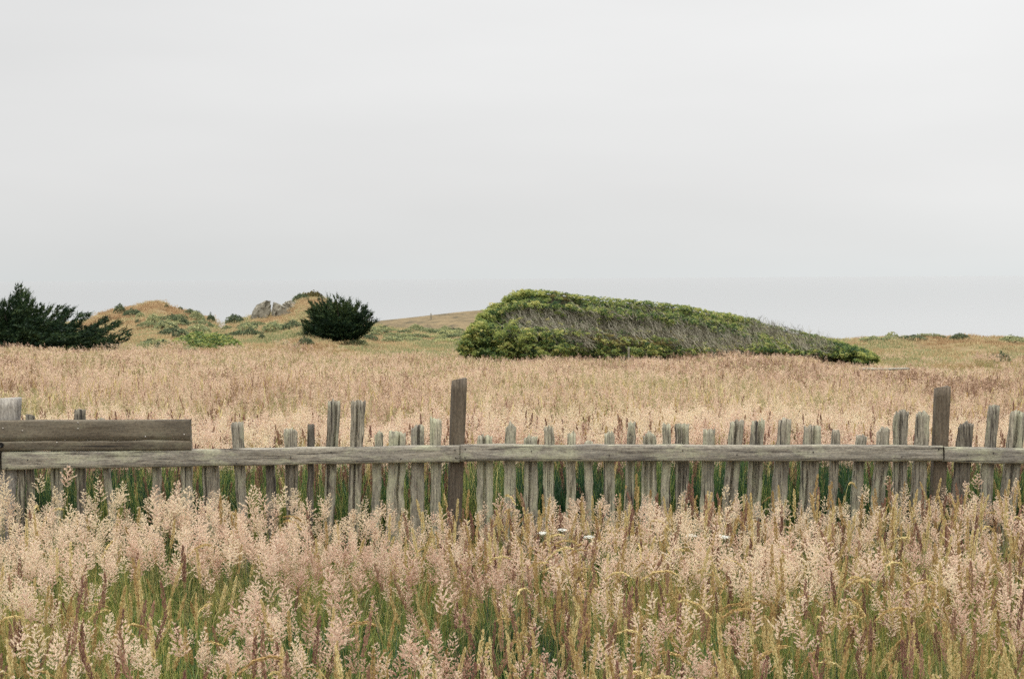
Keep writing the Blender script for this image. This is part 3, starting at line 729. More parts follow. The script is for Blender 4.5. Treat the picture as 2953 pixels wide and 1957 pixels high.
Pk = [  # tl, tr, top, bl, br at row 1400, material, top shape, split
 (50, 73, 1216, 46, 69, 'picket', 'flat', 0), (72, 95, 1198, 75, 94, 'picket_dark', 'flat', 0), (143, 173, 1262, 145, 175, 'picket_pale', 'flat', 1),
 (213, 243, 1181, 219, 244, 'picket_dark', 'flat', 0), (280, 297, 1206, 301, 320, 'picket', 'flat', 0), (436, 462, 1292, 441, 460, 'picket', 'flat', 0),
 (520, 552, 1300, 522, 553, 'picket_pale', 'flat', 0), (582, 628, 1300, 583, 629, 'picket', 'flat', 1), (665, 699, 1218, 678, 706, 'picket', 'flat', 0),
 (764, 786, 1292, 766, 793, 'picket_dark', 'round', 0), (817, 856, 1237, 822, 857, 'picket', 'flat', 1), (886, 906, 1225, 887, 902, 'picket_dark', 'flat', 0),
 (945, 981, 1155, 936, 966, 'picket', 'flat', 1), (1012, 1053, 1155, 1005, 1040, 'picket', 'flat', 1), (1079, 1103, 1238, 1072, 1097, 'picket_pale', 'point', 0),
 (1122, 1170, 1245, 1116, 1165, 'picket_pale', 'flat', 1), (1186, 1223, 1227, 1184, 1223, 'picket', 'flat', 1), (1239, 1273, 1207, 1242, 1271, 'picket_pale', 'flat', 0),
 (1377, 1421, 1255, 1375, 1421, 'picket_pale', 'flat', 1), (1457, 1487, 1216, 1453, 1488, 'picket_pale', 'point', 0), (1513, 1551, 1257, 1509, 1551, 'picket_pale', 'flat', 1),
 (1569, 1597, 1231, 1566, 1598, 'picket_pale', 'flat', 0), (1636, 1659, 1247, 1633, 1660, 'picket_pale', 'flat', 1), (1686, 1712, 1268, 1688, 1709, 'picket_pale', 'round', 0),
 (1743, 1771, 1247, 1742, 1774, 'picket_pale', 'flat', 1), (1812, 1834, 1217, 1803, 1829, 'picket', 'flat', 1), (1856, 1894, 1247, 1850, 1894, 'picket_pale', 'round', 1),
 (1912, 1935, 1221, 1908, 1934, 'picket_pale', 'flat', 0), (1949, 1990, 1223, 1949, 1987, 'picket', 'flat', 1), (2030, 2063, 1239, 2023, 2059, 'picket_pale', 'flat', 0),
 (2107, 2147, 1213, 2090, 2130, 'picket', 'flat', 1), (2171, 2208, 1214, 2157, 2198, 'picket', 'flat', 1), (2247, 2283, 1208, 2231, 2274, 'picket', 'flat', 0),
 (2321, 2369, 1228, 2310, 2361, 'picket', 'flat', 1), (2400, 2425, 1239, 2391, 2416, 'picket', 'round', 0), (2472, 2503, 1257, 2459, 2490, 'picket', 'flat', 0),
 (2535, 2569, 1232, 2519, 2557, 'picket', 'round', 1), (2582, 2622, 1183, 2576, 2616, 'picket', 'round', 1), (2646, 2683, 1187, 2632, 2673, 'picket', 'round', 0),
 (2768, 2810, 1216, 2750, 2797, 'picket_dark', 'round', 0), (2855, 2885, 1169, 2830, 2866, 'picket', 'flat', 0), (2919, 2962, 1187, 2893, 2941, 'picket', 'flat', 1),
 (3010, 3048, 1205, 2990, 3030, 'picket', 'flat', 0), (3085, 3120, 1190, 3066, 3100, 'picket', 'round', 1), (3160, 3200, 1225, 3140, 3182, 'picket', 'flat', 0), (3240, 3275, 1210, 3222, 3256, 'picket_dark', 'flat', 1),
 (-40, -8, 1260, -42, -10, 'picket', 'flat', 0), (-120, -85, 1240, -118, -84, 'picket', 'flat', 1), (-190, -160, 1270, -192, -162, 'picket_dark', 'flat', 0), (-265, -230, 1225, -268, -232, 'picket', 'flat', 0)]
for (tl, tr, tp, bl, br, mt, sh, sp) in Pk:
    if tl > -60 and tl < 60 and br < 50 and tl < 0: continue
    picket(tl, tr, tp, bl, br, 1400, mt, sh, sp*random.uniform(.6, 1.1), slope=random.uniform(-1, 1))
# iron bolt at the board's lower left
mb = MB(); c = at(3, 1283, YR-.006)
for rr, yy0, yy1 in ((.015, -.006, 0), (.009, -.016, -.006)):
    mb.tube([c+Vector((0, yy0, 0)), c+Vector((0, yy1, 0))], rr, rr, 12)
    k = len(mb.V); mb.V += [c+Vector((0, yy0, 0))]; mb.T.append(0)
    for j in range(0, 12, 2): mb.F.append((k-24+j, k-24+(j+1) % 12, k-24+(j+2) % 12, k)); mb.m.append(0)
mb.V = [loc(v) for v in mb.V]
obj('bolt', mb.mesh('bolt', [M['bolt']]), fence)

# ------------------------------------------------------------------ foliage helpers
def rosette(mb, p_, up, size, t, nl_=5, m_=0):
    a0_ = random.random()*6.28; a = up.orthogonal().normalized(); b_ = up.cross(a)
    for j in range(nl_):
        an = a0_+j*6.28/nl_; o_ = a*math.cos(an)+b_*math.sin(an)
        d = (o_*random.uniform(.5, 1)+up*random.uniform(.25, 1.0)).normalized()
        ln = size*random.uniform(.7, 1.2)
        mb.kite(p_, p_+d*ln, ln*.42, m_, min(1, max(0, t+random.uniform(-.12, .12))), .15)

def in_poly(x, y, poly):
    c = False; j = len(poly)-1
    for i in range(len(poly)):
        xi, yi = poly[i]; xj, yj = poly[j]
        if (yi > y) != (yj > y) and x < (xj-xi)*(y-yi)/(yj-yi)+xi: c = not c
        j = i
    return c

# ------------------------------------------------------------------ cypress trees
def ypx_to_y(px, py, h=0.0):
    """distance at which the ground is seen at this pixel"""
    r = at(px, py, 1.0); dx, dz = r.x, r.z-CAMH
    yy = np.linspace(50, 112, 500); zg = ground_z(dx*yy, yy)+h
    hit = np.where(CAMH+dz*yy <= zg)[0]
    return float(yy[hit[0]]) if len(hit) else float(interp(CDIST, px)) - 1.0
def cypress(name, poly, base_px, Y, depth, nclump, label, wind=(1.0, .25), leafk=1.0, tips=()):
    """crown filling an outline (photo pixels) at depth Y with real depth; feathery sprays on limbs from the trunk"""
    b0 = at(base_px[0], base_px[1], Y); b0.z = float(ground_z(b0.x, b0.y))
    t = empty(name, b0, label=label, cat='tree')
    xs = [p_[0] for p_ in poly]; ys_ = [p_[1] for p_ in poly]
    cx = sum(xs)/len(xs); cyy = sum(ys_)/len(ys_)
    cr = MB(); tr = MB()
    root = Vector((0, 0, -.1)); targets = []
    while len(targets) < nclump:
        px, py = random.uniform(min(xs), max(xs)), random.uniform(min(ys_), max(ys_))
        if not in_poly(px, py, poly): continue
        dn = random.uniform(-1, 1); f = math.sqrt(max(0, 1-dn*dn)*.8+.2)
        qx = cx+(px-cx)*f*.86; qy = max(ys_)-(max(ys_)-py)*f*.86
        targets.append(at(qx, qy, Y+dn*depth)-b0)
    for (px, py) in tips:
        for r_ in range(2): targets.append(at(px+(cx-px)*.05*r_, py+(cyy-py)*.07*r_+2, Y+random.uniform(-.7, .7)*depth)-b0)
    H = at(cx, min(ys_), Y).z-b0.z
    def spray(P_, d, ln, wd_, thick_, tc_, nb_):
        """flattened fan of feathery branchlets lying along d"""
        side = d.cross(Vector((0, 0, 1))); side = side.normalized() if side.length > 1e-3 else Vector((1, 0, 0))
        upv = side.cross(d)
        for i in range(nb_):
            st = P_+d*random.uniform(-.6, .25)*ln+side*random.gauss(0, wd_)+upv*random.gauss(0, thick_)
            dd = (d+side*random.gauss(0, .38)+upv*random.gauss(.12, .22)).normalized(); l2 = random.uniform(.20, .46)*leafk
            for q_ in range(10):
                f = q_/10; c = st+dd*l2*f; s3 = .10*(1.15-f)*leafk; o_ = (dd+rv(.6)).normalized()
                cr.kite(c, c+o_*s3*1.5, s3*.5, 0, min(1, max(0, tc_+random.gauss(0, .14))), .2)
    def heading(T_):
        d = Vector((T_.x*1.5, T_.y, T_.z*.38+.1)); d = d.normalized()+Vector((wind[0]*.9, random.gauss(0, .15), wind[1]*.45)); return d.normalized()
    for k, T_ in enumerate(targets):
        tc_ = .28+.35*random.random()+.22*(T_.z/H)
        if k < nclump:
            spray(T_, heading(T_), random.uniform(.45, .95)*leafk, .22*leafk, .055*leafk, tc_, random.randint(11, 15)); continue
        # a bough that sweeps out to the crown's edge, clothed along its outer part, plates getting narrower to the tip
        dh = heading(T_); mid = root.lerp(T_, .55)+Vector((0, 0, -.10*abs(T_.x)-.05))-dh*.15
        pts = []
        for q_ in range(9):
            f = q_/8; pts.append(root.lerp(mid, f).lerp(mid.lerp(T_, f), f))
        if k % 2 == 0: tr.tube(pts, .045, .010, 5, 0)
        for q_ in range(7):
            f = .50+.5*q_/6; t_ = f*8; a_ = min(7, int(t_)); P_ = pts[a_].lerp(pts[a_+1], t_-a_)
            ax = (pts[a_+1]-pts[a_]).normalized(); ax = (ax+dh*.8+Vector((0, 0, .15))).normalized(); tp = 1.15-f
            spray(P_, ax, .42*leafk*(.5+tp), (.05+.30*tp)*leafk, (.02+.05*tp)*leafk, tc_, 4+int(10*tp))
    tr.tube([root, Vector((.05, 0, H*.35)), Vector((.12, .05, H*.6))], .14, .06, 8, 0)
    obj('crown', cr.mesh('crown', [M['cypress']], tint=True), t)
    obj('trunk', tr.mesh('trunk', [M['bark']], tint=True), t)
    return t
def z1(pts, ox, oy, s_): return [(ox+a/s_, oy+b_/s_) for a, b_ in pts]
polyL = z1([(-700, 560), (-450, 380), (-250, 330), (-60, 400), (60, 380), (100, 290), (230, 330), (330, 400), (370, 450), (480, 480), (600, 500), (680, 530), (760, 560), (840, 600), (960, 610), (1060, 640), (1120, 700), (1110, 740), (1000, 780), (860, 810), (700, 810), (300, 800), (-650, 800)], 0, 750, 3.197)
tipsL = z1([(190, 265), (215, 300), (150, 275), (250, 320), (120, 360), (90, 385), (300, 380), (385, 430), (540, 440), (600, 455), (660, 465), (740, 505), (800, 510), (960, 560), (970, 540), (1070, 580), (1080, 600), (1160, 660), (1180, 690), (1150, 740), (1060, 800), (780, 830), (930, 790), (620, 480), (450, 450), (30, 430), (10, 410)], 0, 750, 3.197)
cypress('cypress_tree', polyL, (60, 1012), 57.0, 2.2, 400, 'large dark windswept cypress at the field edge with branches streaming to the right', (1.1, .35), 1.0, tipsL)
polyC = z1([(890, 560), (960, 520), (960, 420), (1010, 390), (1110, 370), (1180, 360), (1290, 385), (1380, 420), (1440, 460), (1470, 520), (1530, 570), (1500, 600), (1400, 650), (1350, 715), (1220, 735), (1000, 740), (885, 735), (890, 640), (930, 610)], 600, 750, 3.197)
tipsC = z1([(1120, 355), (1185, 355), (1300, 380), (1380, 400), (1450, 430), (1455, 480), (1500, 510), (1530, 560), (1480, 620), (895, 570), (900, 640), (960, 400), (960, 460), (900, 700), (1050, 380), (1240, 375), (905, 712), (940, 722), (985, 725), (1040, 728), (1110, 728), (1190, 722), (1270, 712), (1340, 700), (900, 660), (905, 610), (935, 480), (1420, 640), (1000, 410)], 600, 750, 3.197)
YC = ypx_to_y(985, 988)
cypress('cypress_tree', polyC, (985, 985), YC, 1.7, 230, 'compact dark rounded cypress standing beside the rocky outcrop', (.12, .30), YC/68, tipsC)

# ------------------------------------------------------------------ the big windswept thicket
def zz(pts, ox, oy, s_): return z1(pts, ox, oy, s_)
S3 = 3.585; S4 = 3.697
TOP = zz([(110, 780), (150, 720), (210, 590), (260, 550), (330, 450), (420, 385), (540, 350), (580, 290), (660, 245), (780, 222), (930, 222), (1100, 240), (1250, 265), (1450, 295), (1700, 312), (1950, 335), (2200, 360), (2366, 378)], 1300, 780, S3) + \
      zz([(100, 400), (250, 440), (500, 480), (650, 505), (820, 545), (930, 585), (1080, 620), (1250, 665), (1450, 705), (1600, 750), (1750, 790), (1900, 830), (2020, 880), (2110, 930)], 1960, 780, S4)
MIDT = zz([(200, 640), (330, 520), (420, 600), (700, 600), (950, 610), (1200, 625), (1450, 660), (1750, 690), (2000, 710), (2366, 720)], 1300, 780, S3) + zz([(300, 830), (700, 800), (1000, 800), (1400, 830), (1700, 820), (2110, 935)], 1960, 780, S4)  # top of the low front band
BOT = zz([(110, 860), (200, 920), (500, 950), (900, 930), (1300, 890), (2366, 900)], 1300, 780, S3) + zz([(600, 850), (1000, 890), (1400, 900), (1700, 940), (2000, 1000), (2110, 990)], 1960, 780, S4)
YT = 53.5
tb = at(1640, 1045, YT); tb.z = float(ground_z(tb.x, tb.y))
thick = empty('windswept_thicket', tb, label='long low green thicket sheared by wind into a wedge with bare grey twigs', cat='bush')
fol = MB(); dry = MB(); twg = MB(); inner = MB()
TWZ = [zz([(560, 470), (750, 420), (1050, 430), (1500, 450), (1850, 480), (2366, 590), (2366, 720), (2000, 700), (1600, 660), (1200, 630), (950, 600), (700, 590)], 1300, 780, S3),
       zz([(-20, 580), (300, 660), (600, 720), (900, 780), (700, 850), (430, 860), (-20, 820)], 1960, 780, S4),
       zz([(820, 560), (950, 595), (1100, 630), (1300, 690), (1500, 740), (1700, 830), (1650, 880), (1400, 870), (1100, 800), (900, 720), (700, 700)], 1960, 780, S4),
       zz([(1250, 640), (1500, 680), (1480, 790), (1300, 800)], 1300, 780, S3)]
DRZ = [zz([(980, 240), (1400, 280), (1380, 330), (1000, 310)], 1300, 780, S3), zz([(1400, 660), (2366, 640), (2366, 800), (1500, 800)], 1300, 780, S3)]
x0, x1 = TOP[0][0], TOP[-1][0]
topx = lambda px: interp(TOP, px); midx = lambda px: interp(sorted(MIDT), px); botx = lambda px: interp(BOT, px)
def thick_depth(px, py):
    """distance of the thicket's surface: low front band, hollow, then the upper band set back"""
    t_, m_, b_ = topx(px), midx(px), botx(px)
    if py > m_: return YT + 0.25*(b_-py)/max(4, b_-m_)
    f = (m_-py)/max(4, m_-t_)
    tier = max(0, min(1, (2150-px)/300))
    return YT + .9 + 3.2*f + tier*(.75*math.exp(-((f-.32)/.16)**2) - .75*math.exp(-((f-.66)/.09)**2) + .45*math.exp(-((f-.80)/.05)**2))
def tuft(mb, pos, rad, t, nr, size, m_=0):
    """a leafy shoot head: small dome of rosettes"""
    for q_ in range(nr):
        a = random.random()*6.28; r = rad*math.sqrt(random.random()); hh = math.sqrt(max(0, 1-(r/rad)**2))*rad*random.uniform(.7, 1.1)
        o_ = Vector((math.cos(a)*r, math.sin(a)*r, hh)); up = (o_/rad+Vector((0, -.1, .5))+rv(.2)).normalized()
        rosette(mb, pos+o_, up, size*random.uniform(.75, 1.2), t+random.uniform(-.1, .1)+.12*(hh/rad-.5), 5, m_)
HOL = zz([(560, 450), (700, 430), (1050, 480), (1350, 560), (1300, 620), (950, 605), (700, 592), (480, 590)], 1300, 780, S3)   # hollow under the upper tier, leaves thinned so the shade-coloured core shows
ntot = 0
while ntot < 5200:
    px = random.uniform(x0, x1); t_, b_ = topx(px), botx(px)
    if b_-t_ < 4: continue
    py = random.uniform(t_+2, b_); ntot += 1
    tz = any(in_poly(px+random.gauss(0, 14), py+random.gauss(0, 5), z_) for z_ in TWZ); dz = any(in_poly(px+random.gauss(0, 12), py+random.gauss(0, 4), z_) for z_ in DRZ)
    Yq = thick_depth(px, py)
    vv = py-.17*px; lump = mnoise.noise(Vector((px*.022, vv*.085, 2))); big = mnoise.noise(Vector((px*.006, vv*.05, 8)))
    leftk = max(0, min(1, (1750-px)/350))
    if tz and random.random() > .24+1.2*max(0, big): continue
    if in_poly(px, py, HOL) and random.random() < .6: continue
    Yq += random.random()*.5 - .85*lump
    pos = at(px, py+random.uniform(0, 3), Yq)-tb
    rad = random.uniform(.07, .13)*(1+.4*leftk)
    if dz and random.random() < .5: tuft(dry, pos, rad, .5+random.uniform(-.3, .3), 6, .07); continue
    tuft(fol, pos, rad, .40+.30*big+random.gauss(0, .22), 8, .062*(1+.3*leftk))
# lobes at the windward end
for k in range(46):
    f = k/45; px = x0+4+(1560-x0)*f**1.3; t_ = topx(px); py = t_+random.uniform(8, 15) if k % 3 else random.uniform(t_+9, botx(px))
    Yq = thick_depth(px, py)-.25; c = at(px, py, Yq)-tb; tl_ = random.gauss(.5, .12)
    for q_ in range(9):
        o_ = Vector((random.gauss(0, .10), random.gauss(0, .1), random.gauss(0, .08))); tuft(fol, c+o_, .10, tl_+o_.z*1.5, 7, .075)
# leafy shoots along the outline
for k in range(700):
    px = random.uniform(x0, x1); t_ = topx(px); Yq = thick_depth(px, t_+2)+random.uniform(0, .8)
    if any(in_poly(px, t_+4, z_) for z_ in TWZ[2:3]) and random.random() < .8: continue
    pos = at(px, t_+random.uniform(-1.0, 6), Yq)-tb
    tuft(fol, pos, random.uniform(.05, .12), .5+random.gauss(0, .2), 6, .06)
# bare grey twigs leaning with the wind
nt_ = 0
while nt_ < 4900:
    zp = random.choices(TWZ, [5, 3.2, 3.2, .8])[0]
    px = random.uniform(min(p_[0] for p_ in zp)-10, max(p_[0] for p_ in zp)+10); py = random.uniform(min(p_[1] for p_ in zp)-6, max(p_[1] for p_ in zp)+6)
    if not in_poly(px, py, zp) and random.random() < .88: continue
    if not (x0 < px < x1) or py < topx(px)+(3 if zp is TWZ[2] else 8): continue
    nt_ += 1
    pos = at(px, py, thick_depth(px, py)+random.uniform(-.1, .45))-tb
    ln = random.uniform(.22, .55); d = (Vector((-.55, -.15, .75))+Vector((random.gauss(0, .45), random.gauss(0, .3), random.gauss(0, .3)))).normalized()
    w_ = random.uniform(.009, .018); p2 = pos+d*ln*.5+rv(.04); p3 = p2+(d+rv(.35))*ln*.5
    tt = random.choice([random.uniform(0, .4), random.uniform(.6, 1)])
    b2 = pos-d*ln*.35
    twg.ribbon([b2, pos, p2, p3], w_*1.3, w_*.4, (Vector((d.z, .3, -d.x))).normalized(), 0, tt)
    twg.kite(p2, p2+(d+rv(.7)).normalized()*ln*.5, w_*.9, 0, tt, 0)
# thick dark inner branches
for k in range(420):
    px = random.uniform(x0+40, x1-60); t_, b_ = topx(px), botx(px); py = random.uniform(t_+12, b_)
    if b_-t_ < 25: continue
    Yq = thick_depth(px, py)+.75
    e = at(px, py, Yq)-tb; s_ = at(px+random.uniform(-60, 30), b_+4, Yq+.8)-tb
    mid = s_.lerp(e, .5)+rv(.15)
    inner.tube([s_, mid, e], .045, .012, 5, 0, .2)
# closed lumpy core added behind the leaves, coloured dark for the shade in gaps
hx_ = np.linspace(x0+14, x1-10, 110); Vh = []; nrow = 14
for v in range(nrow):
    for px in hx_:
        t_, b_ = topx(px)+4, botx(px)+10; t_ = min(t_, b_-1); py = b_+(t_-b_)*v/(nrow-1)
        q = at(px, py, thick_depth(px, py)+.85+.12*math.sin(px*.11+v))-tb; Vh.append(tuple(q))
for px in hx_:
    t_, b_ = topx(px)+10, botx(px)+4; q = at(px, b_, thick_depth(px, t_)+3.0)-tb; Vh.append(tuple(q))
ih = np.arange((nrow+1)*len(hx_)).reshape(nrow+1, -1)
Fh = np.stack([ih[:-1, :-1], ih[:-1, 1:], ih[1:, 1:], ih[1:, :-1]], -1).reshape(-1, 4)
M['litter'] = noise_mat('dark_litter', [(.3, (.02, .022, .012)), (.7, (.06, .055, .03))], 4, 8, .7, 1, .1)  # near-black colour standing for shade inside the thicket
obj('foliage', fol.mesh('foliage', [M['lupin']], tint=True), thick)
obj('dry_foliage', dry.mesh('dry_foliage', [M['lupin_dry']], tint=True), thick)
obj('bare_twigs', twg.mesh('bare_twigs', [M['twig']], tint=True), thick)
obj('branches', inner.mesh('branches', [M['bark']], tint=True), thick)
obj('shade_core', mesh_np('shade_core', Vh, Fh, [M['litter']], None, True), thick)

# ------------------------------------------------------------------ low shrubs on the hills
def shrub_mesh(n_, mat, t0, t1, size, flat=.45):
    """unit mound (radius 1, height ~flat*2) of small rosettes"""
    mb = MB()
    for k in range(n_):
        a = random.uniform(0, 6.28); r = math.sqrt(random.random())
        zt = flat*2*math.sqrt(max(0, 1-r*r))*(.8+.35*mnoise.noise(Vector((r*math.cos(a)*2.5, r*math.sin(a)*2.5, n_*.1))))
        z = zt*random.uniform(.35, 1.0)**.5
        p_ = Vector((r*math.cos(a), r*math.sin(a), z))
        up = (Vector((p_.x*.6, p_.y*.6, .9))+rv(.3)).normalized()
        rosette(mb, p_, up, size*random.uniform(.7, 1.3), t0+(t1-t0)*random.random()**1.2, 5)
    return mb.mesh('foliage', [mat], tint=True)
def stem_mesh():
    mb = MB()
    for k in range(6):
        a = k*1.05+random.random(); e = Vector((math.cos(a)*.6, math.sin(a)*.6, .45))
        mb.tube([Vector((0, 0, -.15)), e*.5+Vector((0, 0, -.05)), e], .05, .015, 5)
    return mb.mesh('stems', [M['bark']], tint=True)
SM = {'pale': [shrub_mesh(300, M['scrub'], .35, 1.0, .17) for i in range(3)], 'dark': [shrub_mesh(300, M['scrub'], -.1, .62, .15) for i in range(3)],
      'brown': [shrub_mesh(420, M['lupin_dry'], .0, .8, .12) for i in range(2)],
      'green': [shrub_mesh(420, M['lupin'], .15, .75, .13) for i in range(2)]}
STM = stem_mesh()
SHR = [ # px, py (foot), width px, height px, kind, label
 (345, 905, 34, 20, 'dark', 'round grey green bush near the left end of the tan hill crest'),
 (383, 912, 50, 14, 'dark', 'flat grey scrub just below the tan hill top'),
 (405, 917, 30, 10, 'pale', 'small pale scrub patch under the tan hill top'),
 (480, 889, 14, 8, 'dark', 'tiny dark green tuft on the crest right of the hill top'),
 (520, 897, 18, 8, 'dark', 'small dark tuft on the falling right crest of the tan hill'),
 (442, 932, 50, 16, 'pale', 'wide pale green scrub mound on the middle of the tan hill'),
 (494, 928, 42, 14, 'dark', 'dark flat bush beside the pale mound on the tan hill'),
 (398, 934, 20, 8, 'dark', 'small dark tuft left of the pale mound on the tan hill'),
 (548, 912, 40, 14, 'dark', 'dark bush along the right shoulder of the tan hill'),
 (566, 928, 46, 20, 'pale', 'yellowish grey scrub on the right shoulder of the tan hill'),
 (608, 935, 28, 22, 'dark', 'dark bush overhanging the notch from the tan hill'),
 (529, 944, 30, 20, 'dark', 'rounded dark green bush halfway down the tan hill'),
 (480, 952, 62, 20, 'pale', 'broad pale scrub below the rounded dark bush'),
 (570, 962, 70, 18, 'pale', 'broad pale scrub low on the right slope of the tan hill'),
 (500, 975, 86, 22, 'dark', 'wide dark grey green bush above the bright green patch'),
 (580, 955, 30, 12, 'dark', 'small dark bush among pale scrub on the right slope'),
 (625, 968, 30, 16, 'dark', 'round dark bush under the notch between the hills'),
 (655, 962, 28, 14, 'dark', 'small dark bush just right of the notch'),
 (676, 936, 52, 22, 'dark', 'dark clipped bush on the edge of the notch below the rocks'),
 (690, 973, 40, 14, 'dark', 'low dark scrub strip right of the notch'),
 (722, 972, 56, 18, 'dark', 'long dark green bush midway between notch and cypress'),
 (715, 955, 56, 14, 'pale', 'pale green scrub below the grey rocks'),
 (790, 955, 80, 18, 'pale', 'long pale green scrub bank left of the compact cypress'),
 (735, 946, 20, 8, 'dark', 'tiny dark tuft below the grey rocks'),
 (845, 950, 60, 18, 'dark', 'grey green scrub touching the compact cypress on its left'),
 (650, 983, 30, 14, 'dark', 'small dark bush behind the bright green patch'),
 (755, 979, 18, 10, 'dark', 'tiny dark bush below the long dark bush'),
 (414, 1015, 50, 18, 'pale', 'pale silvery bush at the foot of the hill left of the green patch'),
 (478, 1013, 70, 20, 'dark', 'grey green bush at the foot of the hill beside the green patch'),
 (544, 1020, 56, 14, 'pale', 'pale yellow bush in front of the bright green patch'),
 (882, 997, 44, 16, 'dark', 'dark tuft in dry grass below the compact cypress'),
 (826, 1000, 30, 10, 'pale', 'small yellow tuft in dry grass left below the compact cypress'),
 (852, 1010, 30, 12, 'pale', 'small pale tuft at the field edge below the compact cypress'),
 (990, 985, 60, 20, 'pale', 'yellow green scrub at the foot of the compact cypress'),
 (1070, 965, 60, 18, 'pale', 'pale scrub right beside the foot of the compact cypress'),
 (1025, 998, 64, 14, 'pale', 'low straw green scrub in front of the compact cypress'),
 (1065, 985, 50, 14, 'dark', 'dull green scrub right of the compact cypress'),
 (1130, 988, 60, 12, 'pale', 'flat yellow green scrub halfway from cypress to thicket'),
 (1165, 978, 40, 10, 'pale', 'thin pale scrub halfway from cypress to thicket'),
 (1200, 956, 46, 14, 'pale', 'light yellow scrub mound below the far headland'),
 (1285, 958, 40, 12, 'pale', 'light yellow scrub mound just left of the thicket'),
 (1110, 952, 24, 8, 'dark', 'tiny grey tuft at the base of the far headland'),
 (1310, 963, 30, 10, 'dark', 'tiny grey green tuft against the left tip of the thicket'),
 (2515, 984, 70, 8, 'pale', 'yellow green hump on the right horizon nearest the thicket'),
 (2560, 984, 50, 8, 'pale', 'flat yellow patch just below the right horizon'),
 (2628, 981, 84, 8, 'dark', 'dark green low bush on the right horizon'),
 (2768, 981, 64, 13, 'dark', 'round dark green bush on the right horizon with tall stalks'),
 (2920, 988, 76, 12, 'pale', 'pale yellow bush on the horizon at the right end'),
 (2890, 1048, 44, 22, 'dark', 'dark green plant in the grass of the right slope'),
 (2862, 1038, 22, 10, 'dark', 'small grey green plant in the grass of the right slope'),
 (2275, 1043, 36, 18, 'dark', 'blue green plant at the field edge before the thicket tail'),
]
def place_shrub(px, py, wpx, hpx, kind, label, Y=None, group='low shrubs on the coastal hills', name='shrub'):
    Yq = Y or ypx_to_y(px, py)
    b_ = at(px, py, Yq); zg = float(ground_z(b_.x, b_.y)); b_.z = min(zg, b_.z) if abs(zg-b_.z) < .6 else zg
    rx = wpx/FPX*Yq/2*1.12; hz_ = max(hpx/FPX*Yq, .12)*1.45+.10
    e = empty(name, b_, label=label, cat='shrub', group=group)
    e.rotation_euler = (0, 0, random.uniform(0, 6.28))
    f = bpy.data.objects.new('foliage', random.choice(SM[kind])); COL.objects.link(f); f.parent = e
    s_ = bpy.data.objects.new('stems', STM); COL.objects.link(s_); s_.parent = e
    sc_ = (rx, rx*random.uniform(.7, 1.0), hz_/.95)
    f.scale = sc_; s_.scale = (sc_[0], sc_[1], sc_[2]*.8)
    return e
for s_ in SHR: place_shrub(*s_)
# plants out in the field of pink grass
place_shrub(955, 1127, 34, 16, 'green', 'small bright green plant alone in the tan field left of centre', Y=22, group=None)
place_shrub(74, 1024, 16, 10, 'dark', 'tiny dark plant in the tan field in front of the large cypress', Y=45, group=None)
# the bright green patch
SM['green2'] = [shrub_mesh(1500, M['lupin'], .15, .75, .075, .42)]
place_shrub(594, 1014, 200, 46, 'green2', 'wide bright green mat of shrub at the foot of the tan hill', Y=ypx_to_y(600, 1006), group=None)

# ------------------------------------------------------------------ rocks
def rock(px, py, wpx, hpx, Y, label, lean=0.0, seed=0):
    import bmesh
    bm = bmesh.new(); bmesh.ops.create_icosphere(bm, subdivisions=5, radius=1)
    rx = wpx/FPX*Y/2*1.15; rz = hpx/FPX*Y*1.15
    rr = random.Random(seed); planes = []
    for k in range(14):
        pn = Vector((rr.gauss(0, 1), rr.gauss(0, 1), rr.gauss(0, 1))).normalized(); planes.append((pn, rr.uniform(.55, .85)))
    for v in bm.verts:
        c = v.co.copy(); n1 = mnoise.noise(c*1.3+Vector((seed, 0, 0))); n2 = mnoise.noise(c*3.5+Vector((0, seed, 0))); n3 = mnoise.noise(c*9+Vector((0, 0, seed)))
        pl = abs(mnoise.noise(Vector((c.x*2.2+seed, c.z*1.1, c.y*2.2))))
        v.co = c*(1+.32*n1+.18*n2+.07*n3-.18*pl)
        for (pn, pd) in planes:
            ex = v.co.dot(pn)-pd
            if ex > 0: v.co -= pn*ex*.92
        v.co.x *= rx; v.co.y *= rx*.8; v.co.z *= rz*.95; v.co.x += lean*v.co.z
    b_ = at(px, py, Y); zg = float(ground_z(b_.x, b_.y)); 
    me = bpy.data.meshes.new('rock'); bm.to_mesh(me); bm.free(); me.materials.append(M['rock'])
    o = obj('rock', me); o.location = (b_.x, b_.y, b_.z)
    return set_props(o, label, 'rock', 'rocks of the outcrop on the hill')
rock(751, 913, 56, 46, 101.5, 'largest grey boulder at the left end of the outcrop', .35, 3)
rock(807, 911, 60, 46, 99.4, 'blocky grey boulder second from the left of the outcrop', 0, 8)
rock(850, 904, 62, 40, 101.0, 'flat topped grey slab between the boulders and the grassy knob', -.3, 15)
rock(832, 910, 34, 16, 100.4, 'small low grey stone beneath the flat slab', 0, 21)
rock(893, 897, 24, 30, 101.0, 'upright grey stone set in the grassy knob beside the cypress', 0, 27)
rock(825, 924, 34, 10, 100.5, 'low pale stone lying in the turf below the outcrop', 0, 33)
rock(432, 886, 22, 9, 98.0, 'small grey stone just under the tan hill top', 0, 40)
place_shrub(870, 874, 50, 20, 'dark', 'dark olive bush on the left flank of the grassy knob', Y=104)
place_shrub(900, 868, 64, 22, 'brown', 'dark olive bush capping the grassy knob by the cypress', Y=105)
place_shrub(885, 890, 60, 20, 'brown', 'low brown scrub under the two bushes on the grassy knob', Y=102)
place_shrub(858, 884, 30, 10, 'dark', 'small dark scrub between the flat slab and the grassy knob', Y=103)
place_shrub(926, 872, 30, 12, 'dark', 'dark olive bush on the right flank of the grassy knob', Y=104)

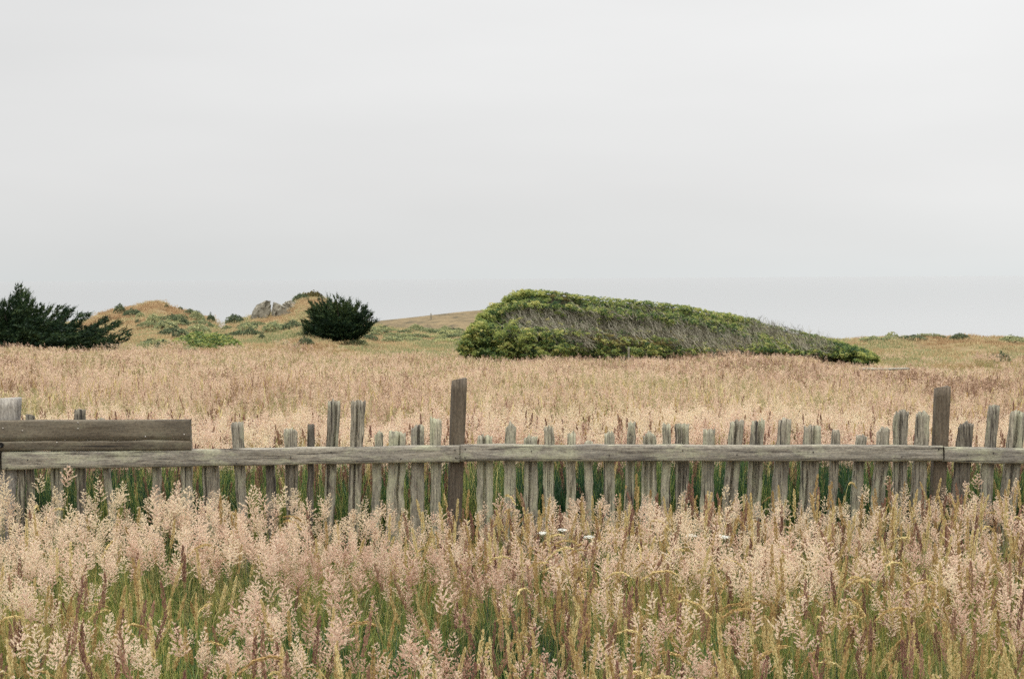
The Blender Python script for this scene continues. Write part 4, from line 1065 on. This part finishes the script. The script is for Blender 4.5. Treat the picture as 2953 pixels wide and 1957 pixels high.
# ------------------------------------------------------------------ small things
def small_post(name, px, top, foot, wpx, Y, mat, label, tilt=0.0):
    b_ = at(px, foot, Y); T_ = at(px, top, Y); h = T_.z-b_.z; r = wpx/FPX*Y/2
    mb = MB(); k = 4
    for i, f in enumerate((-.15, .3, .7, 1.0)):
        for (sx, sy) in ((-1, -1), (1, -1), (1, 1), (-1, 1)):
            mb.V.append(Vector((sx*r*(1-.06*f)+tilt*f*h, sy*r, h*f+(.15*r*sx if f == 1 else 0)))); mb.T.append(.5)
    for i in range(3):
        for j in range(4): mb.F.append((i*4+j, i*4+(j+1) % 4, (i+1)*4+(j+1) % 4, (i+1)*4+j)); mb.m.append(0)
    mb.F.append((12, 13, 14, 15)); mb.m.append(0)
    o = obj(name, mb.mesh(name, [mat])); o.location = b_
    return set_props(o, label, 'post')
small_post('wooden_post', 1243, 903, 918, 3.4, 212, M['picket'], 'lone small grey post standing on the far headland slope')
small_post('wooden_post', 1813, 1000, 1032, 5, 52.6, M['picket'], 'pale weathered stake in front of the green thicket')
# plank lying in the field
pa = at(2480, 1067, 37.5); pb = at(2622, 1066, 38.1)
mb = MB(); n_ = 12
for i in range(n_+1):
    f = i/n_; c = pa.lerp(pb, f); c.z += .004*math.sin(f*9)
    for (sy, sz) in ((-.07, 0), (-.07, .045), (.10, .052), (.10, .007)): mb.V.append(c-pa+Vector((0, sy, sz))); mb.T.append(.5)
for i in range(n_):
    for j in range(4): mb.F.append((i*4+j, (i+1)*4+j, (i+1)*4+(j+1) % 4, i*4+(j+1) % 4)); mb.m.append(0)
mb.F += [(0, 1, 2, 3), (n_*4+3, n_*4+2, n_*4+1, n_*4)]; mb.m += [0, 0]
o = obj('plank', mb.mesh('plank', [M['rail']])); o.location = pa
set_props(o, 'long grey weathered plank lying on the tan grass near the thicket tail', 'plank')

# yarrow flowers in the meadow
YAR = [(1564, 1535, 6.7, 'white flat flower head below the two slim stakes right of the centre post'), (1622, 1526, 6.9, 'small dim white flower head between two brighter ones in the plumes'), (1700, 1546, 6.6, 'brightest white flower head among the pink plumes right of centre'),
       (1992, 1542, 6.7, 'thin tilted white flower head left of the wide pair'), (2068, 1541, 6.7, 'wide white flower head in the plumes below the long rail'), (2088, 1546, 6.6, 'small white flower head touching the wide one on its right')]
for (px, py, Y, lb) in YAR:
    c = at(px, py, Y); t = empty('yarrow_flower', (c.x, c.y, 0), label=lb, cat='flower', group='white yarrow flowers in the meadow')
    mb = MB(); top = Vector((0, 0, c.z)); mb.tube([Vector((0, 0, 0)), Vector((.005, .004, c.z*.5)), top-Vector((0, 0, .03))], .0018, .0012, 5)
    hb = MB()
    for k in range(16):
        a = k*2.4; r = .026*math.sqrt(k/16)*random.uniform(.85, 1.1); e = top+Vector((r*math.cos(a), r*math.sin(a), -.02*r/.026*.3))
        mb.tube([top-Vector((0, 0, .03)), e], .0007, .0006, 3)
        for q_ in range(12):
            b2 = random.uniform(0, 6.28); rr = random.uniform(0, .006); p_ = e+Vector((rr*math.cos(b2), rr*math.sin(b2), random.uniform(0, .003)))
            hb.kite(p_, p_+Vector((random.uniform(-1, 1), random.uniform(-1, 1), .35)).normalized()*.006, .004, 0, random.random())
    obj('stem', mb.mesh('stem', [M['scrub']], tint=True), t); obj('flower_head', hb.mesh('flower_head', [M['yarrow']], tint=True), t)
